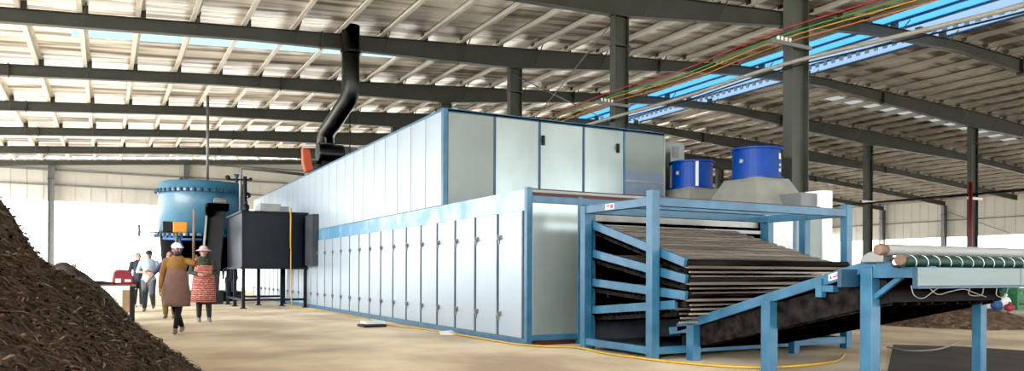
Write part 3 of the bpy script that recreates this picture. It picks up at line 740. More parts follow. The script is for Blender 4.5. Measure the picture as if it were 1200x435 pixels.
# ------------------------------------------------------------------ fan and duct on the upper roof
zr = H2+.02
FN = thing('exhaust_fan', 'black exhaust fan with an orange belt guard on the dryer roof', 'fan', (6.75, 26.5, zr))
bm = B(); box(bm, 6.1, 7.2, 26.1, 27.1, zr, zr+.10); obj('base_frame', bm, M['dark'], FN)
bm = B(); lathe(bm, (6.88, 26.3, 5.28), [(.10, -.45), (.32, -.44), (.34, -.40), (.34, .40), (.32, .44), (.1, .46)], 28, axis='x'); box(bm, 6.55, 6.98, 26.1, 26.75, 5.05, 5.45); obj('housing', bm, M['duct'], FN)
bm = B(); box(bm, 6.55, 7.35, 26.1, 26.7, zr+.1, 5.0); obj('pedestal', bm, M['dark'], FN)
bm = B(); tube(bm, [(6.05, 26.4, 4.95), (6.6, 26.4, 4.98)], .06, 10); tube(bm, [(6.15, 26.35, 4.75), (6.5, 26.35, 4.75)], .17, 14); obj('motor', bm, M['grey'], FN)
bm = B(); prism(bm, [(-.10, .42), (.16, .36), (.28, -.35), (.02, -.42), (-.08, -.1)], 'y', -.14, .14)
bmesh.ops.translate(bm, verts=bm.verts, vec=(5.98, 26.2, 4.98)); obj('belt_guard', bm, M['orange'], FN, bevel=.03, label='orange belt guard')
bm = B(); lathe(bm, (7.6, 26.6, 5.3), [(.3, -.3), (.34, -.28), (.34, .3), (.3, .32)], 24, axis='x'); obj('fan_inlet', bm, M['grey'], FN)
DU = thing('exhaust_duct', 'big black round duct bending up from the fan to the roof', 'duct', (6.78, 26.5, 5.45))
bm = B(); P = [(6.78, 26.5, 5.42), (6.78, 26.5, 5.9), (6.80, 26.35, 6.08), (6.86, 25.7, 6.30), (6.95, 24.75, 6.68), (7.0, 24.38, 6.85), (7.02, 24.28, 7.05), (7.02, 24.28, 7.6), (7.02, 24.28, 9.20)]
tube(bm, P, [.30, .30, .30, .29, .29, .29, .29, .29, .29], 28); obj('duct_pipe', bm, M['duct'], DU)
for z in (8.32, 5.62):
    bm = B(); x, y = (7.02, 24.28) if z > 7 else (6.78, 26.5)
    lathe(bm, (x, y, z), [(.29, -.03), (.34, -.03), (.34, .03), (.29, .03)], 28)
    obj('flange', bm, M['duct'], DU)
bm = B(); tube(bm, [(7.15, 24.8, 4.4), (7.15, 24.8, 7.0)], .02, 6); obj('stay_wire', bm, M['dark'], DU)

# ------------------------------------------------------------------ blue tank
tx, ty, tr = 3.39, 32.2, 1.62
T = thing('steel_tank', 'large round blue steel tank with bolted rims behind the workers', 'tank', (tx, ty, 0))
bm = B(); lathe(bm, (tx, ty, 0), [(tr, 2.54), (tr, 4.55), (tr-.06, 4.62), (tr-.5, 4.66)], 56); obj('shell', bm, M['tank'], T, smooth=True)
for z, nm in ((4.24, 'upper_rim'), (2.54, 'lower_rim')):
    bm = B(); lathe(bm, (tx, ty, z), [(tr-.02, -.05), (tr+.10, -.05), (tr+.10, .05), (tr-.02, .05)], 56); o = obj(nm, bm, M['tank'], T)
    b0 = None
    for k in range(44):
        a = 2*PI*k/44; c = Vector((tx+(tr+.10)*math.cos(a), ty+(tr+.10)*math.sin(a), z))
        if math.sin(a-.1) > .35: continue
        if b0 is None:
            bm = B(); blob(bm, c, (.075, .075, .085), n=8); b0 = obj('bolt', bm, M['tankd'], o); c0 = c
        else:
            bc = b0.copy(); C.objects.link(bc); bc.parent = o; bc.location = c-c0
bm = B(); lathe(bm, (tx, ty, 0), [(.9, 1.15), (tr-.12, 1.5), (tr-.05, 2.5)], 40); obj('black_hopper', bm, M['black'], T, label='black lower hopper')
for k in range(6):
    a = 2*PI*k/6+.3; bm = B(); tube(bm, [(tx+1.25*math.cos(a), ty+1.25*math.sin(a), 0), (tx+1.3*math.cos(a), ty+1.3*math.sin(a), 1.7)], .09, 8); obj('leg', bm, M['leg'], T)
bm = B(); lathe(bm, (tx, ty, 0), [(1.5, .0), (1.5, .36), (1.3, .40)], 32); obj('plinth', bm, M['dark'], T)
bm = B(); tube(bm, [(tx-.85, ty-.5, 4.6), (tx-.85, ty-.5, 4.75)], .07, 10); tube(bm, [(tx+1.15, ty-.7, 4.5), (tx+1.15, ty-.7, 4.85), (tx+1.15, ty-.7, 5.0)], [.05, .05, .12], 10); obj('lid_valve', bm, M['tankd'], T)
bm = B(); tube(bm, [(tx+.15, ty, 4.6), (tx+.15, ty, 8.15)], .055, 8); obj('flue_pipe', bm, M['pipe'], T, label='tall thin grey flue pipe')
bm = B(); tube(bm, [(tx-1.5, ty-1.0, 2.40), (tx-.9, ty-1.45, 2.36), (tx-.2, ty-1.7, 2.36)], .05, 8)
for k in range(9): blob(bm, (tx-1.4+k*.13, ty-1.1-.04*k, 2.45), (.06, .06, .07), n=8)
tube(bm, smooth_pts([(tx-1.0, ty-1.4, 2.4), (tx-.95, ty-1.45, 2.0), (tx-1.15, ty-1.45, 1.7), (tx-1.1, ty-1.4, .8)], 6), .10, 10)
obj('blue_pipework', bm, M['bagblue'], T)

# bucket elevator in front of the tank
E_ = thing('bucket_elevator', 'dark inclined bucket elevator leaning in front of the blue tank', 'elevator', (3.1, 28.3, 0))
def at(px, d):
    r = (px-600)/F_PX; return Vector(((math.sin(YAW)+r*math.cos(YAW))*d, (math.cos(YAW)-r*math.sin(YAW))*d, 0))
a = at(246, 26.9); b = at(254, 27.4)
bm = B(); beam(bm, (a.x, a.y, .35), (b.x, b.y, 3.40), .55, .5, side=(1, -.2, 0)); obj('casing', bm, M['dark'], E_)
bm = B(); beam(bm, (a.x-.36, a.y-.25, .35), (b.x-.36, b.y-.25, 3.30), .07, .16, side=(1, -.2, 0)); obj('side_channel', bm, M['plate'], E_)
bm = B(); box(bm, b.x-.36, b.x+.36, b.y-.4, b.y+.35, 3.35, 3.60); box(bm, b.x-.42, b.x-.2, b.y-.42, b.y-.2, 3.15, 3.46); obj('head_box', bm, M['black'], E_)
bm = B(); tube(bm, [(b.x-.1, b.y-.3, 3.60), (b.x-.1, b.y-.3, 3.77), (b.x+.25, b.y-.3, 3.77), (b.x+.25, b.y-.3, 3.6)], .03, 6); lathe(bm, (b.x+.05, b.y-.35, 3.68), [(.09, -.2), (.09, .2)], 12, axis='x'); obj('head_motor', bm, M['plate'], E_)
bm = B(); box(bm, a.x-.4, a.x+.4, a.y-.4, a.y+.4, 0, .4); obj('boot', bm, M['dark'], E_)
# amber/black box on a pole
q = at(207, 26.6)
O = thing('warning_light', 'bright amber and black box on a pole beside the blue tank', 'light', (q.x, q.y, 0))
bm = B(); box(bm, q.x-.14, q.x+.34, q.y-.15, q.y+.15, 2.52, 2.90); obj('amber_box', bm, M['amber'], O, bevel=.04, label='amber half')
bm = B(); box(bm, q.x-.46, q.x-.14, q.y-.14, q.y+.14, 2.54, 2.90); obj('black_box', bm, M['dark'], O, bevel=.03)
bm = B(); tube(bm, [(q.x, q.y, 0), (q.x, q.y, 2.54)], .06, 8); obj('pole', bm, M['pipe'], O)
bm = B(); tube(bm, [(q.x-.1, q.y, 2.52), (q.x-1.2, q.y-.2, 2.50)], .03, 6); tube(bm, [(q.x-1.2, q.y-.2, 2.35), (q.x-1.2, q.y-.2, 2.75)], .05, 6); obj('side_arm', bm, M['pipe'], O)

# ------------------------------------------------------------------ black water tank on a stand
W = thing('water_tank', 'black rectangular metal tank on a leg frame beside the dryer', 'tank', (4.75, 26.4, 0))
x0, x1, y0, y1 = 3.75, 5.74, 24.74, 28.2
bm = B(); box(bm, x0, x1, y0, y1, 1.29, 3.07); obj('tank_body', bm, M['wbox'], W, bevel=.02)
bm = B()
for z in (1.27, 3.04):
    beam(bm, (x0-.02, y0-.03, z), (x1+.02, y0-.03, z), .05, .06); beam(bm, (x0-.03, y0, z), (x0-.03, y1, z), .05, .06)
box(bm, x0-.03, x0+.04, y0-.04, y0+.03, 1.29, 3.07); obj('edge_frame', bm, M['leg'], W)
for x, y in ((x0+.03, y0+.03), (x1-.05, y0+.03), (x0+.03, y1-.05), (x1-.05, y1-.05), (x0+.03, 26.5), (x1-.5, 26.2), (x0+.9, 27.2)):
    bm = B(); box(bm, x-.05, x+.05, y-.05, y+.05, 0, 1.3); l = obj('leg', bm, M['leg'], W)
    bm = B(); box(bm, x-.09, x+.09, y-.09, y+.09, 0, .03); obj('foot', bm, M['leg'], l)
bm = B(); beam(bm, (x0, y0, .27), (x1, y0, .27), .06, .07); beam(bm, (x0, y0, .27), (x0, y1, .27), .06, .07); beam(bm, (x0, y1, .27), (x1, y1, .27), .06, .07); obj('lower_rail', bm, M['leg'], W)
bm = B(); box(bm, 4.35, 5.0, 25.2, 26.1, 3.07, 3.36); box(bm, 5.0, 5.3, 25.4, 26.1, 3.07, 3.3); obj('control_box', bm, M['plate'], W, bevel=.01, label='pale grey box on top')
bm = B(); tube(bm, [(3.95, 25.4, 3.07), (3.95, 25.4, 3.3)], .10, 12); tube(bm, [(3.95, 25.4, 3.3), (3.95, 25.4, 3.42)], .05, 10); obj('filler_cap', bm, M['leg'], W)
bm = B(); tube(bm, [(5.2, 24.66, 3.2), (5.2, 24.66, 1.9)], .028, 8); obj('yellow_downpipe', bm, M['hose'], W, label='yellow pipe down the front')
bm = B(); box(bm, 5.62, 5.81, 23.5, 24.5, 1.35, 2.95); obj('side_duct', bm, M['tray'], W)
# standpipes
PP = thing('pipe_riser', 'thin dark upright pipes with a valve behind the black tank', 'pipe', (3.95, 26.5, 3.07))
bm = B(); tube(bm, [(4.02, 27.0, 3.07), (4.02, 27.0, 4.62), (4.06, 27.0, 4.68), (6.2, 27.2, 4.62)], .05, 8); obj('tall_pipe', bm, M['pipe'], PP)
bm = B(); tube(bm, [(4.10, 26.6, 3.07), (4.10, 26.6, 4.35)], .06, 8); obj('short_pipe', bm, M['dark'], PP)
bm = B(); tube(bm, [(3.55, 26.6, 4.22), (4.25, 26.6, 4.25)], .03, 6); blob(bm, (3.55, 26.6, 4.28), (.09, .09, .09), n=8); blob(bm, (4.28, 26.6, 4.27), (.06, .06, .06), n=8); obj('valve', bm, M['dark'], PP)

# ------------------------------------------------------------------ bark piles
def fbm(x, y, o=4):
    v = 0; a = .5; f = 1.
    for _ in range(o):
        v += a*noise.noise(Vector((x*f, y*f, 3.3))); a *= .5; f *= 2.1
    return v
def pile(name, hf, xr, yr, step, mm, label, cat, nstrand, smat, slen=(.06, .22), seed=1, view=None):
    bm = B(); nx = int((xr[1]-xr[0])/step)+1; ny = int((yr[1]-yr[0])/step)+1; grid = {}
    for i in range(nx):
        for j in range(ny):
            x = xr[0]+i*step; y = yr[0]+j*step; z = hf(x, y)
            grid[i, j] = bm.verts.new((x, y, z if z > 0 else -.03))
    for i in range(nx-1):
        for j in range(ny-1):
            q = [grid[i, j], grid[i+1, j], grid[i+1, j+1], grid[i, j+1]]
            if max(v.co.z for v in q) > 0: bm.faces.new(q).smooth = True
    bmesh.ops.delete(bm, geom=[v for v in bm.verts if not v.link_faces], context='VERTS')
    rnd = random.Random(seed)
    k = 0; tries = 0
    while k < nstrand and tries < nstrand*30:
        tries += 1
        x = rnd.uniform(*xr); y = rnd.uniform(*yr)
        if view and not view(x, y) and rnd.random() > .22: continue
        z = hf(x, y)
        if z <= .01: continue
        e = .05
        nrm = Vector((-(hf(x+e, y)-hf(x-e, y))/(2*e), -(hf(x, y+e)-hf(x, y-e))/(2*e), 1)).normalized()
        a = rnd.uniform(0, 2*PI); t = Vector((math.cos(a), math.sin(a), rnd.uniform(-.3, .3)))
        t = (t - nrm*t.dot(nrm)*.75).normalized()
        s = t.cross(nrm).normalized(); L = rnd.uniform(*slen); w = rnd.uniform(.004, .013)
        p = Vector((x, y, z)) + nrm*rnd.uniform(0, .02)
        mid = p + nrm*rnd.uniform(.0, .025)
        mi = rnd.choices((1, 2, 3), (5, 4, 1))[0]
        A, Bm, Cc = p-t*L/2, mid, p+t*L/2
        v = [bm.verts.new(c) for c in (A-s*w*.5, A+s*w*.5, Bm+s*w, Bm-s*w, Cc+s*w*.5, Cc-s*w*.5)]
        bm.faces.new((v[0], v[1], v[2], v[3])).material_index = mi; bm.faces.new((v[3], v[2], v[4], v[5])).material_index = mi
        k += 1
    me_o = None
    d = bm
    me = bpy.data.meshes.new(name); d.to_mesh(me); d.free()
    for m_ in [M[mm]]+[M[s_] for s_ in smat]: me.materials.append(m_)
    o = bpy.data.objects.new(name, me); C.objects.link(o)
    tag(o, label, cat, kind='stuff'); return o
SIL = [(-3.07, 2.69), (-2.07, 2.69), (-1.4, 2.37), (-.97, 1.87), (-.85, 1.7), (-.74, 1.49), (-.59, 1.29), (-.39, 1.11), (-.19, .97), (-.05, .85), (.22, .61), (.48, .41), (.74, .2), (.94, 0), (1.06, -.05), (3, -2)]
def prof(x):
    if x <= SIL[0][0]: return max(0, 3.0 - .8*(SIL[0][0]-x))
    for (a, za), (b, zb) in zip(SIL, SIL[1:]):
        if x <= b: return za+(zb-za)*(x-a)/(b-a)
    return -2
def h1(x, y):
    d = y-9.4
    xs_ = x + (.22*d if d > 0 else -.16*d) + (.0 if d < 4 else .3*(d-4))
    return prof(xs_) + .10*fbm(x*1.6, y*1.6) + .05*fbm(x*7, y*7, 3)
vis = lambda x, y: x > -.115*y-.35
pile('bark_pile', h1, (-7.5, 1.3), (3.2, 16.5), .055, 'mulch', 'tall heap of dark brown shredded bark in the left foreground', 'bark pile', 19000, ('strand1', 'strand2', 'strand3'), view=vis)
qc = at(76, 15.0)
def h2(x, y):
    d = math.hypot((x-qc.x)/1.0, (y-qc.y)/1.4)
    return 1.36 - .95*d**1.25 + .10*fbm(x*2, y*2) + .05*fbm(x*8, y*8, 3)
pile('bark_pile', h2, (qc.x-2.2, qc.x+2.2), (qc.y-2.8, qc.y+2.8), .07, 'gmulch', 'greyer low heap of bark behind the tall left heap', 'bark pile', 1500, ('strand1', 'strand2', 'strand1'), seed=2)
mc = at(1118, 17.2)
def h3(x, y):
    u = (x-mc.x)*math.cos(.9)-(y-mc.y)*math.sin(.9); v = (x-mc.x)*math.sin(.9)+(y-mc.y)*math.cos(.9)
    d = math.hypot(u/1.75, v/1.5)
    return .40*(1-d**2.2) + .16*fbm(x*1.3, y*1.3) + .09*fbm(x*6, y*6, 3)
pile('bark_pile', h3, (mc.x-3, mc.x+3), (mc.y-3, mc.y+3), .06, 'mulch2', 'low heap of brown bark seen under the green belt conveyor', 'bark pile', 2500, ('strand2', 'strand2', 'strand3'), seed=3, slen=(.06, .2))

# ------------------------------------------------------------------ bags and crates behind the right heap
def sack(px, d, w, h, mm, label, group=None, cat='bag'):
    q = at(px, d); bm = B()
    blob(bm, (q.x, q.y, h*.48), (w*.5, w*.42, h*.50), n=16)
    for v in bm.verts:
        v.co.z = max(.0, v.co.z)
        v.co += Vector((1, 1, .4))*.05*noise.noise(v.co*3.)
        v.co.z = max(.0, v.co.z)
    t = thing('sack', label, cat, (q.x, q.y, 0), group)
    obj('body', bm, M[mm], t, smooth=True)
    bm = B(); tube(bm, [(q.x, q.y, h*.9), (q.x+.03, q.y, h*1.0), (q.x+.05, q.y, h*1.1)], [w*.15, w*.07, w*.14], 8); obj('tied_neck', bm, M[mm], t)
for a in ((1160, 24.5, .42, .42, 'bagwhite', 'white tied sack, leftmost of the sacks at the right edge'), (1168, 24.3, .40, .36, 'bagblue', 'blue tied sack between two white sacks'), (1178, 24.8, .42, .46, 'bagwhite', 'white tied sack beside the green crate'), (1183, 23.9, .35, .25, 'crim', 'dark red sack lying low in front of the white sack'), (1120, 26.5, .7, .2, 'bagblue', 'flat blue sack behind the bark heap under the conveyor')):
    sack(a[0], a[1], a[2], a[3], a[4], a[5], 'sacks at the right edge')
def crate(px, d, z0, w, h, mm, label):
    q = at(px, d); t = thing('crate', label, 'crate', (q.x, q.y, z0), 'crates at the right edge')
    bm = B(); x0, x1, y0, y1 = q.x-w/2, q.x+w/2, q.y-.25, q.y+.25
    box(bm, x0, x1, y0, y1, z0, z0+.03)
    for s_ in ((x0, x0+.02, y0, y1), (x1-.02, x1, y0, y1), (x0, x1, y0, y0+.02), (x0, x1, y1-.02, y1)):
        box(bm, *s_, z0+.03, z0+h*.45); box(bm, *s_, z0+h*.55, z0+h)
    for cx_, cy_ in ((x0+.03, y0+.03), (x1-.03, y0+.03), (x0+.03, y1-.03), (x1-.03, y1-.03)): box(bm, cx_-.035, cx_+.035, cy_-.035, cy_+.035, z0, z0+h)
    obj('crate_body', bm, M[mm], t)
    bm = B(); box(bm, x0+.25*w, x1-.25*w, y0-.02, y0, z0+h*.7, z0+h*.85); obj('rim_handle', bm, M[mm], t)
crate(1188, 25.2, 0, .5, .38, 'cgreen', 'green crate on the floor, lower one of the green pair')
crate(1188, 25.2, .38, .5, .34, 'cgreen', 'green crate stacked on another green crate')
crate(1197, 26.0, 0, .55, .5, 'crim', 'red crate standing by the right picture edge')
crate(1180, 27.0, 0, .6, .42, 'cgreen', 'green crate behind the sacks, under a red crate')
crate(1180, 27.0, .42, .6, .34, 'crim', 'red crate stacked on a green crate behind the sacks')

# ------------------------------------------------------------------ table with goods at the left
q = Vector((.55, 19.75, 0))
TB = thing('work_table', 'wooden work table with dark legs half hidden by the bark heap', 'table', (q.x-.6, q.y+.4, 0))
bm = B(); box(bm, q.x-1.35, q.x+.06, q.y-.05, q.y+.85, .80, .84); obj('tabletop', bm, M['wood'], TB)
for x, y in ((q.x, q.y), (q.x-1.28, q.y), (q.x, q.y+.78), (q.x-1.28, q.y+.78)):
    bm = B(); box(bm, x-.045, x+.045, y-.04, y+.04, 0, .80); obj('leg', bm, M['dark'], TB)
bm = B()
prism(bm, [(-.62, 0), (.18, 0), (.22, .05), (-.05, .09), (-.3, .07), (-.6, .11)], 'y', 0, .5); bmesh.ops.translate(bm, verts=bm.verts, vec=(q.x-.62, q.y+.1, .84))
tag(obj('bark_sheet', bm, M['dark'], base=(q.x-.7, q.y+.3, .84)), 'dark stack of sheets lying on the work table', 'sheets')
t = thing('red_bag', 'crimson bag with white print sitting on the work table', 'bag', (q.x-.22, q.y+.4, .84))
bm = B(); prism(bm, [(-.22, 0), (.24, 0), (.26, .12), (.18, .34), (-.10, .36), (-.18, .30)], 'y', -.15, .15); bmesh.ops.translate(bm, verts=bm.verts, vec=(q.x-.22, q.y+.4, .84)); obj('bag_body', bm, M['crim'], t, bevel=.04)
bm = B(); box(bm, q.x-.36, q.x-.24, q.y+.245, q.y+.25, .88, .98); obj('white_print', bm, M['white'], t)
bm = B(); box(bm, q.x-.16, q.x-.03, q.y+.245, q.y+.25, .90, .96); obj('white_print', bm, M['white'], t)
g = at(150, 21.4)
t = thing('cardboard_box', 'tan cardboard box on the floor behind the work table leg', 'box', (g.x, g.y, 0))
bm = B(); box(bm, g.x-.14, g.x+.14, g.y-.2, g.y+.2, 0, .62); obj('carton', bm, M['card'], t)
bm = B(); beam(bm, (g.x-.14, g.y, .62), (g.x-.22, g.y, .66), .4, .01, side=(0, 1, 0)); beam(bm, (g.x+.14, g.y, .62), (g.x+.22, g.y, .67), .4, .01, side=(0, 1, 0)); obj('flap', bm, M['card'], t)

# ------------------------------------------------------------------ people
def settle(o, voxel, it=4):
    """merge the overlapping volumes of a mesh into one smooth skin"""
    m = o.modifiers.new('r', 'REMESH'); m.mode = 'VOXEL'; m.voxel_size = voxel; m.use_smooth_shade = True
    s_ = o.modifiers.new('s', 'SMOOTH'); s_.factor = .5; s_.iterations = it
    dg = bpy.context.evaluated_depsgraph_get()
    me = bpy.data.meshes.new_from_object(o.evaluated_get(dg))
    o.modifiers.clear(); o.data = me
    for p in me.polygons: p.use_smooth = True
    return o

def person(label, loc, face, H=1.66, pose=None, skin='skin', top=('mustard', 1.0), bottom=('leggings', 1.0), apron=None, hat=None, shoes='beige', hair=True, glove=None, lean=0., cover=False, bare_arm=False):
    """figure built facing -Y, then turned by face (radians about Z) ; pose gives joints in local metres for H=1.7"""
    t = thing('person', label, 'person', loc)
    k = H/1.70
    p = dict(hip=(0, 0, .90), chest=(0, .0, 1.30), neck=(0, .01, 1.44), head=(0, -.015, 1.58),
             Lsh=(.185, .01, 1.38), Rsh=(-.185, .01, 1.38), Lel=(.25, .03, 1.10), Rel=(-.25, .03, 1.10), Lha=(.26, -.08, .87), Rha=(-.26, -.08, .87),
             Lhip=(.09, 0, .88), Rhip=(-.09, 0, .88), Lkn=(.10, -.03, .48), Rkn=(-.10, -.03, .48), Lan=(.10, .03, .09), Ran=(-.10, .03, .09), turn=0.)
    if pose: p.update(pose)
    turn = p.pop('turn')
    R3 = Matrix.Rotation(face, 3, 'Z')
    base = Vector(loc)
    def Wd(v): return base + R3 @ (Vector(v)*k)
    V = {n: Wd(v) for n, v in p.items()}
    hd = R3 @ Matrix.Rotation(turn, 3, 'Z')       # head orientation
    def Hd(x, y, z): return V['head'] + hd @ (Vector((x, y, z))*k)
    # --- body
    bm = B()
    capsule(bm, V['hip'], .13*k, V['chest'], .135*k, 12)
    blob(bm, V['chest'], (.17*k, .115*k, .2*k), R3); blob(bm, V['hip'], (.165*k, .12*k, .14*k), R3)
    capsule(bm, V['Lsh'], .06*k, V['Rsh'], .06*k)
    capsule(bm, V['chest'], .07*k, V['neck'], .055*k); capsule(bm, V['neck'], .052*k, Hd(0, 0, -.05), .052*k)
    blob(bm, Hd(0, .012, .02), (.074*k, .092*k, .105*k), hd, 16); blob(bm, Hd(0, -.022, -.06), (.052*k, .06*k, .06*k), hd, 12)
    capsule(bm, Hd(0, -.088, .015), .010*k, Hd(0, -.102, -.022), .015*k, 8)          # nose
    for s_ in (-1, 1): blob(bm, Hd(s_*.076, .015, -.005), (.012*k, .022*k, .032*k), hd, 8)   # ears
    capsule(bm, Hd(-.02, -.082, -.062), .009*k, Hd(.02, -.082, -.062), .009*k, 8)   # lips
    for s_ in 'LR':
        capsule(bm, V[s_+'sh'], .052*k, V[s_+'el'], .040*k); capsule(bm, V[s_+'el'], .040*k, V[s_+'ha'], .027*k)
        capsule(bm, V[s_+'hip'], .088*k, V[s_+'kn'], .058*k, 12); capsule(bm, V[s_+'kn'], .056*k, V[s_+'an'], .036*k, 12)
        an = V[s_+'an']; fw = R3 @ Vector((0.02 if s_ == 'L' else -.02, -1, 0))
        capsule(bm, an + Vector((0, 0, -.05*k)), .034*k, an + fw*.15*k + Vector((0, 0, -.062*k)), .028*k)
        # hand: palm, four unequal fingers, thumb
        d = (V[s_+'ha']-V[s_+'el']).normalized(); inn = (R3 @ Vector((-1 if s_ == 'L' else 1, 0, 0)))
        inn = (inn - d*inn.dot(d)).normalized(); sd = d.cross(inn).normalized()
        w = V[s_+'ha']; pc = w + d*.05*k
        capsule(bm, w, .024*k, pc + sd*.018*k, .026*k, 8); capsule(bm, w, .024*k, pc - sd*.018*k, .026*k, 8)
        for i, (o_, l) in enumerate(((-.030, .066), (-.010, .078), (.011, .074), (.031, .056))):
            f0 = w + d*.085*k + sd*o_*k; f1 = f0 + d*l*.5*k + inn*.012*k; f2 = f1 + d*l*.35*k + inn*.03*k
            capsule(bm, f0, .0095*k, f1, .009*k, 6); capsule(bm, f1, .009*k, f2, .0075*k, 6)
        th = w + d*.03*k - sd*.03*k; t1 = th - sd*.028*k + d*.03*k + inn*.012*k; t2 = t1 + d*.03*k + inn*.018*k
        capsule(bm, th, .013*k, t1, .011*k, 6); capsule(bm, t1, .011*k, t2, .009*k, 6)
    body = settle(obj('body', bm, M[skin], t), .0085)
    for s_ in (-1, 1):
        bm = B(); blob(bm, Hd(s_*.031, -.076, .012), (.012*k, .008*k, .009*k), hd, 8); obj('eye', bm, M['hair'], t, smooth=True)
        bm = B(); capsule(bm, Hd(s_*.016, -.084, .032), .0045*k, Hd(s_*.048, -.074, .034), .004*k, 6); obj('eyebrow', bm, M['hair'], t, smooth=True)
    # --- clothing
    bm = B(); g_ = top[1]
    blob(bm, V['chest'], (.19*k*g_, .135*k*g_, .21*k), R3); capsule(bm, V['hip'], .155*k*g_, V['chest'], .145*k*g_, 12); blob(bm, V['hip'], (.19*k*g_, .145*k*g_, .15*k), R3)
    capsule(bm, V['Lsh'], .072*k, V['Rsh'], .072*k)
    capsule(bm, V['neck'] + Vector((0, 0, -.06*k)), .085*k, V['neck'] + Vector((0, 0, -.02*k)), .07*k)
    for s_ in 'LR':
        capsule(bm, V[s_+'sh'], .074*k, V[s_+'el'], .058*k)
        if not bare_arm: capsule(bm, V[s_+'el'], .058*k, V[s_+'el'].lerp(V[s_+'ha'], .88), .044*k)
        else: pass
    settle(obj('shirt', bm, M[top[0]], t), .012)
    bm = B(); blob(bm, V['hip'] + Vector((0, 0, -.02*k)), (.175*k, .13*k, .12*k), R3)
    for s_ in 'LR':
        capsule(bm, V[s_+'hip'], .102*k*bottom[1], V[s_+'kn'], .072*k*bottom[1], 12); capsule(bm, V[s_+'kn'], .072*k*bottom[1], V[s_+'kn'].lerp(V[s_+'an'], .9), .052*k*bottom[1], 12)
    settle(obj('trousers', bm, M[bottom[0]], t), .012)
    for s_ in 'LR':
        bm = B(); an = V[s_+'an']; fw = R3 @ Vector((0.02 if s_ == 'L' else -.02, -1, 0)); z0 = base.z
        capsule(bm, an + Vector((0, 0, -.045*k)) - fw*.02*k, .042*k, an + fw*.16*k + Vector((0, 0, -.055*k)), .036*k); capsule(bm, an, .046*k, an + Vector((0, 0, -.04*k)), .045*k)
        settle(obj('shoe', bm, M[shoes], t), .012, 2)
    if apron:
        col_, zt, zb, wid = apron
        bm = B(); rings = []
        n = 14; rows = 9
        for j in range(rows):
            f = j/(rows-1); z = zt+(zb-zt)*f
            half = (wid*.62 + wid*.38*min(1, f*2.2)); row = []
            depth = .175 + .045*f
            for i in range(n):
                a = (-1+2*i/(n-1))*1.45*half/wid
                rip = .012*math.sin(i*1.7+j*.4)*f
                row.append(bm.verts.new(Wd(((wid+.03*f)*math.sin(a), .02-(depth+rip)*math.cos(a), z))))
            rings.append(row)
        for a, b_ in zip(rings, rings[1:]):
            for i in range(n-1): bm.faces.new((a[i], a[i+1], b_[i+1], b_[i])).smooth = True
        ap = obj('apron', bm, M[col_], t); s_ = ap.modifiers.new('sol', 'SOLIDIFY'); s_.thickness = .012; s_.offset = 1
    if hair:
        bm = B(); blob(bm, Hd(0, .028, .035), (.084*k, .092*k, .10*k), hd, 16); blob(bm, Hd(0, .07, -.03), (.07*k, .05*k, .09*k), hd, 12); settle(obj('hair', bm, M['hair'], t), .010, 2)
    if cover:
        bm = B(); blob(bm, Hd(0, -.03, -.055), (.07*k, .075*k, .06*k), hd, 14); capsule(bm, V['neck'], .072*k, Hd(0, 0, -.05), .07*k); settle(obj('face_scarf', bm, M[cover], t), .010, 2)
    if hat:
        col_, kind = hat
        bm = B(); blob(bm, Hd(0, .012, .075), (.094*k, .108*k, .075*k), hd, 18)
        if kind == 'cap':
            pts = []
            for i in range(9):
                a = math.radians(-80+20*i); pts.append(bm.verts.new(Hd(.085*math.sin(a), -.05-.12*math.cos(a), .055-.012*math.cos(a))))
            for i in range(9):
                pass
            pts2 = [bm.verts.new(v.co + Vector((0, 0, .012))) for v in pts]
            bm.faces.new(pts); bm.faces.new(pts2[::-1])
            for i in range(9): bm.faces.new((pts[i], pts[(i+1) % 9], pts2[(i+1) % 9], pts2[i]))
        else:
            prev = None; rg = []
            for r_, z in ((.085, .055), (.165, .025), (.168, .035), (.09, .07)):
                rg.append([bm.verts.new(Hd(r_*math.cos(2*PI*i/24), r_*1.05*math.sin(2*PI*i/24), z)) for i in range(24)])
            for j in range(4):
                a, b_ = rg[j], rg[(j+1) % 4]
                for i in range(24): bm.faces.new((a[i], a[(i+1) % 24], b_[(i+1) % 24], b_[i]))
        obj('hat' if kind != 'cap' else 'cap', bm, M[col_], t, smooth=True)
    return t

def gp(px, d): v = at(px, d); return (v.x, v.y, 0)
tocam = lambda loc: math.atan2(loc[0]-0, 0-(loc[1])*-1) if False else -math.atan2(loc[0], loc[1])  # faces -Y turned to the camera
L = gp(207.5, 14.0)
person('woman in a mustard jacket, brown apron and white cap raising one arm to a pole', L, tocam(L)-.12, 1.66,
       pose=dict(Lsh=(.19, .0, 1.37), Lel=(.33, -.10, 1.33), Lha=(.36, -.22, 1.40), Rsh=(-.19, .02, 1.37), Rel=(-.27, .04, 1.10), Rha=(-.29, -.04, .86),
                 Lkn=(.05, -.12, .50), Lan=(-.01, -.13, .09), Rkn=(-.03, .02, .48), Ran=(.07, .22, .11), turn=.65),
       top=('mustard', .98), bottom=('leggings', .9), apron=('brown', 1.22, .52, .20), hat=('capwhite', 'cap'), shoes='beige', cover='dskin')
Lp = gp(226.5, 13.75)
hz = 1.40*1.66/1.70
bm = B(); tube(bm, [(Lp[0], Lp[1], 1.34), (Lp[0]+.01, Lp[1]+.02, 2.28)], .021, 10)
tag(obj('wooden_pole', bm, M['wood'], base=(Lp[0], Lp[1], 1.34)), 'upright wooden pole held by the woman in the mustard jacket', 'pole')
L = gp(238.5, 17.3)
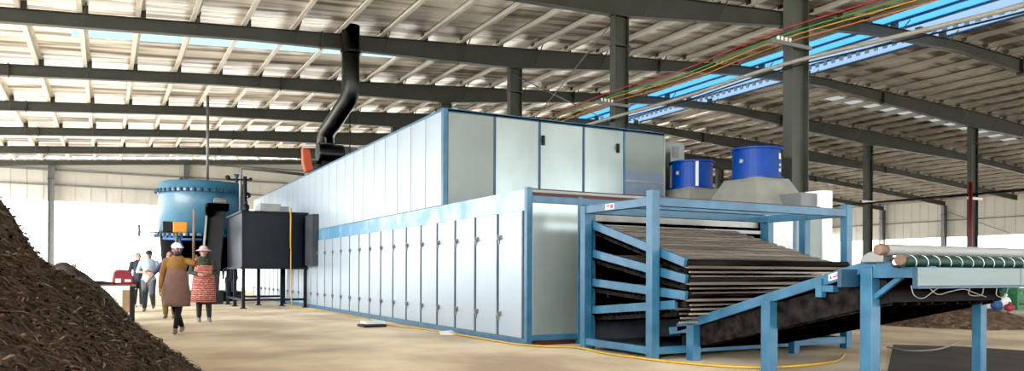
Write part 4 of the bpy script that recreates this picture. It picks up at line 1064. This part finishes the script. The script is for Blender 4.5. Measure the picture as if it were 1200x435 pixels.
person('woman in a red patterned apron, dark floral shirt and pinkish brimmed hat', L, tocam(L)+.1, 1.72,
       pose=dict(Lel=(.27, .0, 1.12), Lha=(.14, -.24, 1.12), Rel=(-.27, .0, 1.12), Rha=(-.13, -.24, 1.08), Lkn=(.10, -.06, .48), Lan=(.12, -.04, .09), Rkn=(-.09, -.02, .48), Ran=(-.09, .02, .09)),
       top=('greenshirt', 1.05), bottom=('dtrouser', 1.0), apron=('apron', 1.28, .45, .225), hat=('pinkhat', 'brim'), shoes='shoe')
L = gp(174.5, 21.9)
person('man in a light blue shirt and grey trousers with folded forearms, walking', L, tocam(L)-.1, 1.74,
       pose=dict(Lel=(.28, .0, 1.12), Lha=(.05, -.22, 1.12), Rel=(-.28, .0, 1.12), Rha=(-.02, -.24, 1.08), Lkn=(.10, -.14, .50), Lan=(.11, .12, .16), Rkn=(-.09, -.05, .48), Ran=(-.10, -.10, .09)),
       top=('lblue', 1.08), bottom=('gtrouser', 1.15), hat=('dtrouser', 'cap'), shoes='beige', bare_arm=True)
L = gp(162, 24.4)
person('person in dark navy clothes standing just behind the man in light blue', L, tocam(L)+.3, 1.74, top=('navy', 1.), bottom=('dtrouser', 1.1), shoes='shoe')
L = gp(199, 18.6)
person('person in a purple top half hidden behind the mustard jacket woman, one arm out', L, tocam(L)-.2, 1.64,
       pose=dict(Rel=(-.36, -.02, 1.15), Rha=(-.50, -.10, .92)), top=('purple', 1.), bottom=('olive', 1.2), shoes='beige', bare_arm=True)
L = gp(78, 34.)
person('distant person in pale blue with a white cap, bending behind the bark heap', L, tocam(L)+1.2, 1.66,
       pose=dict(chest=(0, -.16, 1.24), neck=(0, -.26, 1.34), head=(0, -.34, 1.45), Lsh=(.18, -.2, 1.3), Rsh=(-.18, -.2, 1.3), Lel=(.22, -.35, 1.06), Rel=(-.22, -.35, 1.06), Lha=(.2, -.5, .95), Rha=(-.2, -.5, .95)),
       top=('lblue', 1.), bottom=('gtrouser', 1.), hat=('capwhite', 'cap'), shoes='shoe')
L = gp(269.5, 29.6)
person('person in dark trousers seen only as legs behind the black tank stand', L, tocam(L)+.2, 1.7, top=('navy', 1.), bottom=('dtrouser', 1.1), shoes='shoe')

# ------------------------------------------------------------------ light
w = bpy.data.worlds.new('world'); bpy.context.scene.world = w; w.use_nodes = True
bg = w.node_tree.nodes['Background']; bg.inputs['Color'].default_value = (.93, .98, 1, 1); bg.inputs['Strength'].default_value = 4.7
sun = bpy.data.lights.new('sun', 'SUN'); sun.energy = 6.6; sun.angle = math.radians(55); sun.color = (1, .97, .92)
so = bpy.data.objects.new('sun', sun); C.objects.link(so)
so.rotation_euler = Vector((.80, .46, -.42)).to_track_quat('-Z', 'Y').to_euler()
sc = bpy.context.scene
sc.view_settings.view_transform = 'Standard'; sc.view_settings.look = 'None'; sc.view_settings.exposure = .6; sc.view_settings.gamma = 1
sc.view_settings.use_curve_mapping = True
cm = sc.view_settings.curve_mapping; cm.black_level = (.007, .007, .007); cm.update()
sc.cycles.max_bounces = 10; sc.cycles.diffuse_bounces = 5; sc.cycles.glossy_bounces = 4; sc.cycles.transparent_max_bounces = 8
sc.cycles.use_denoising = True; sc.cycles.sample_clamp_indirect = 8
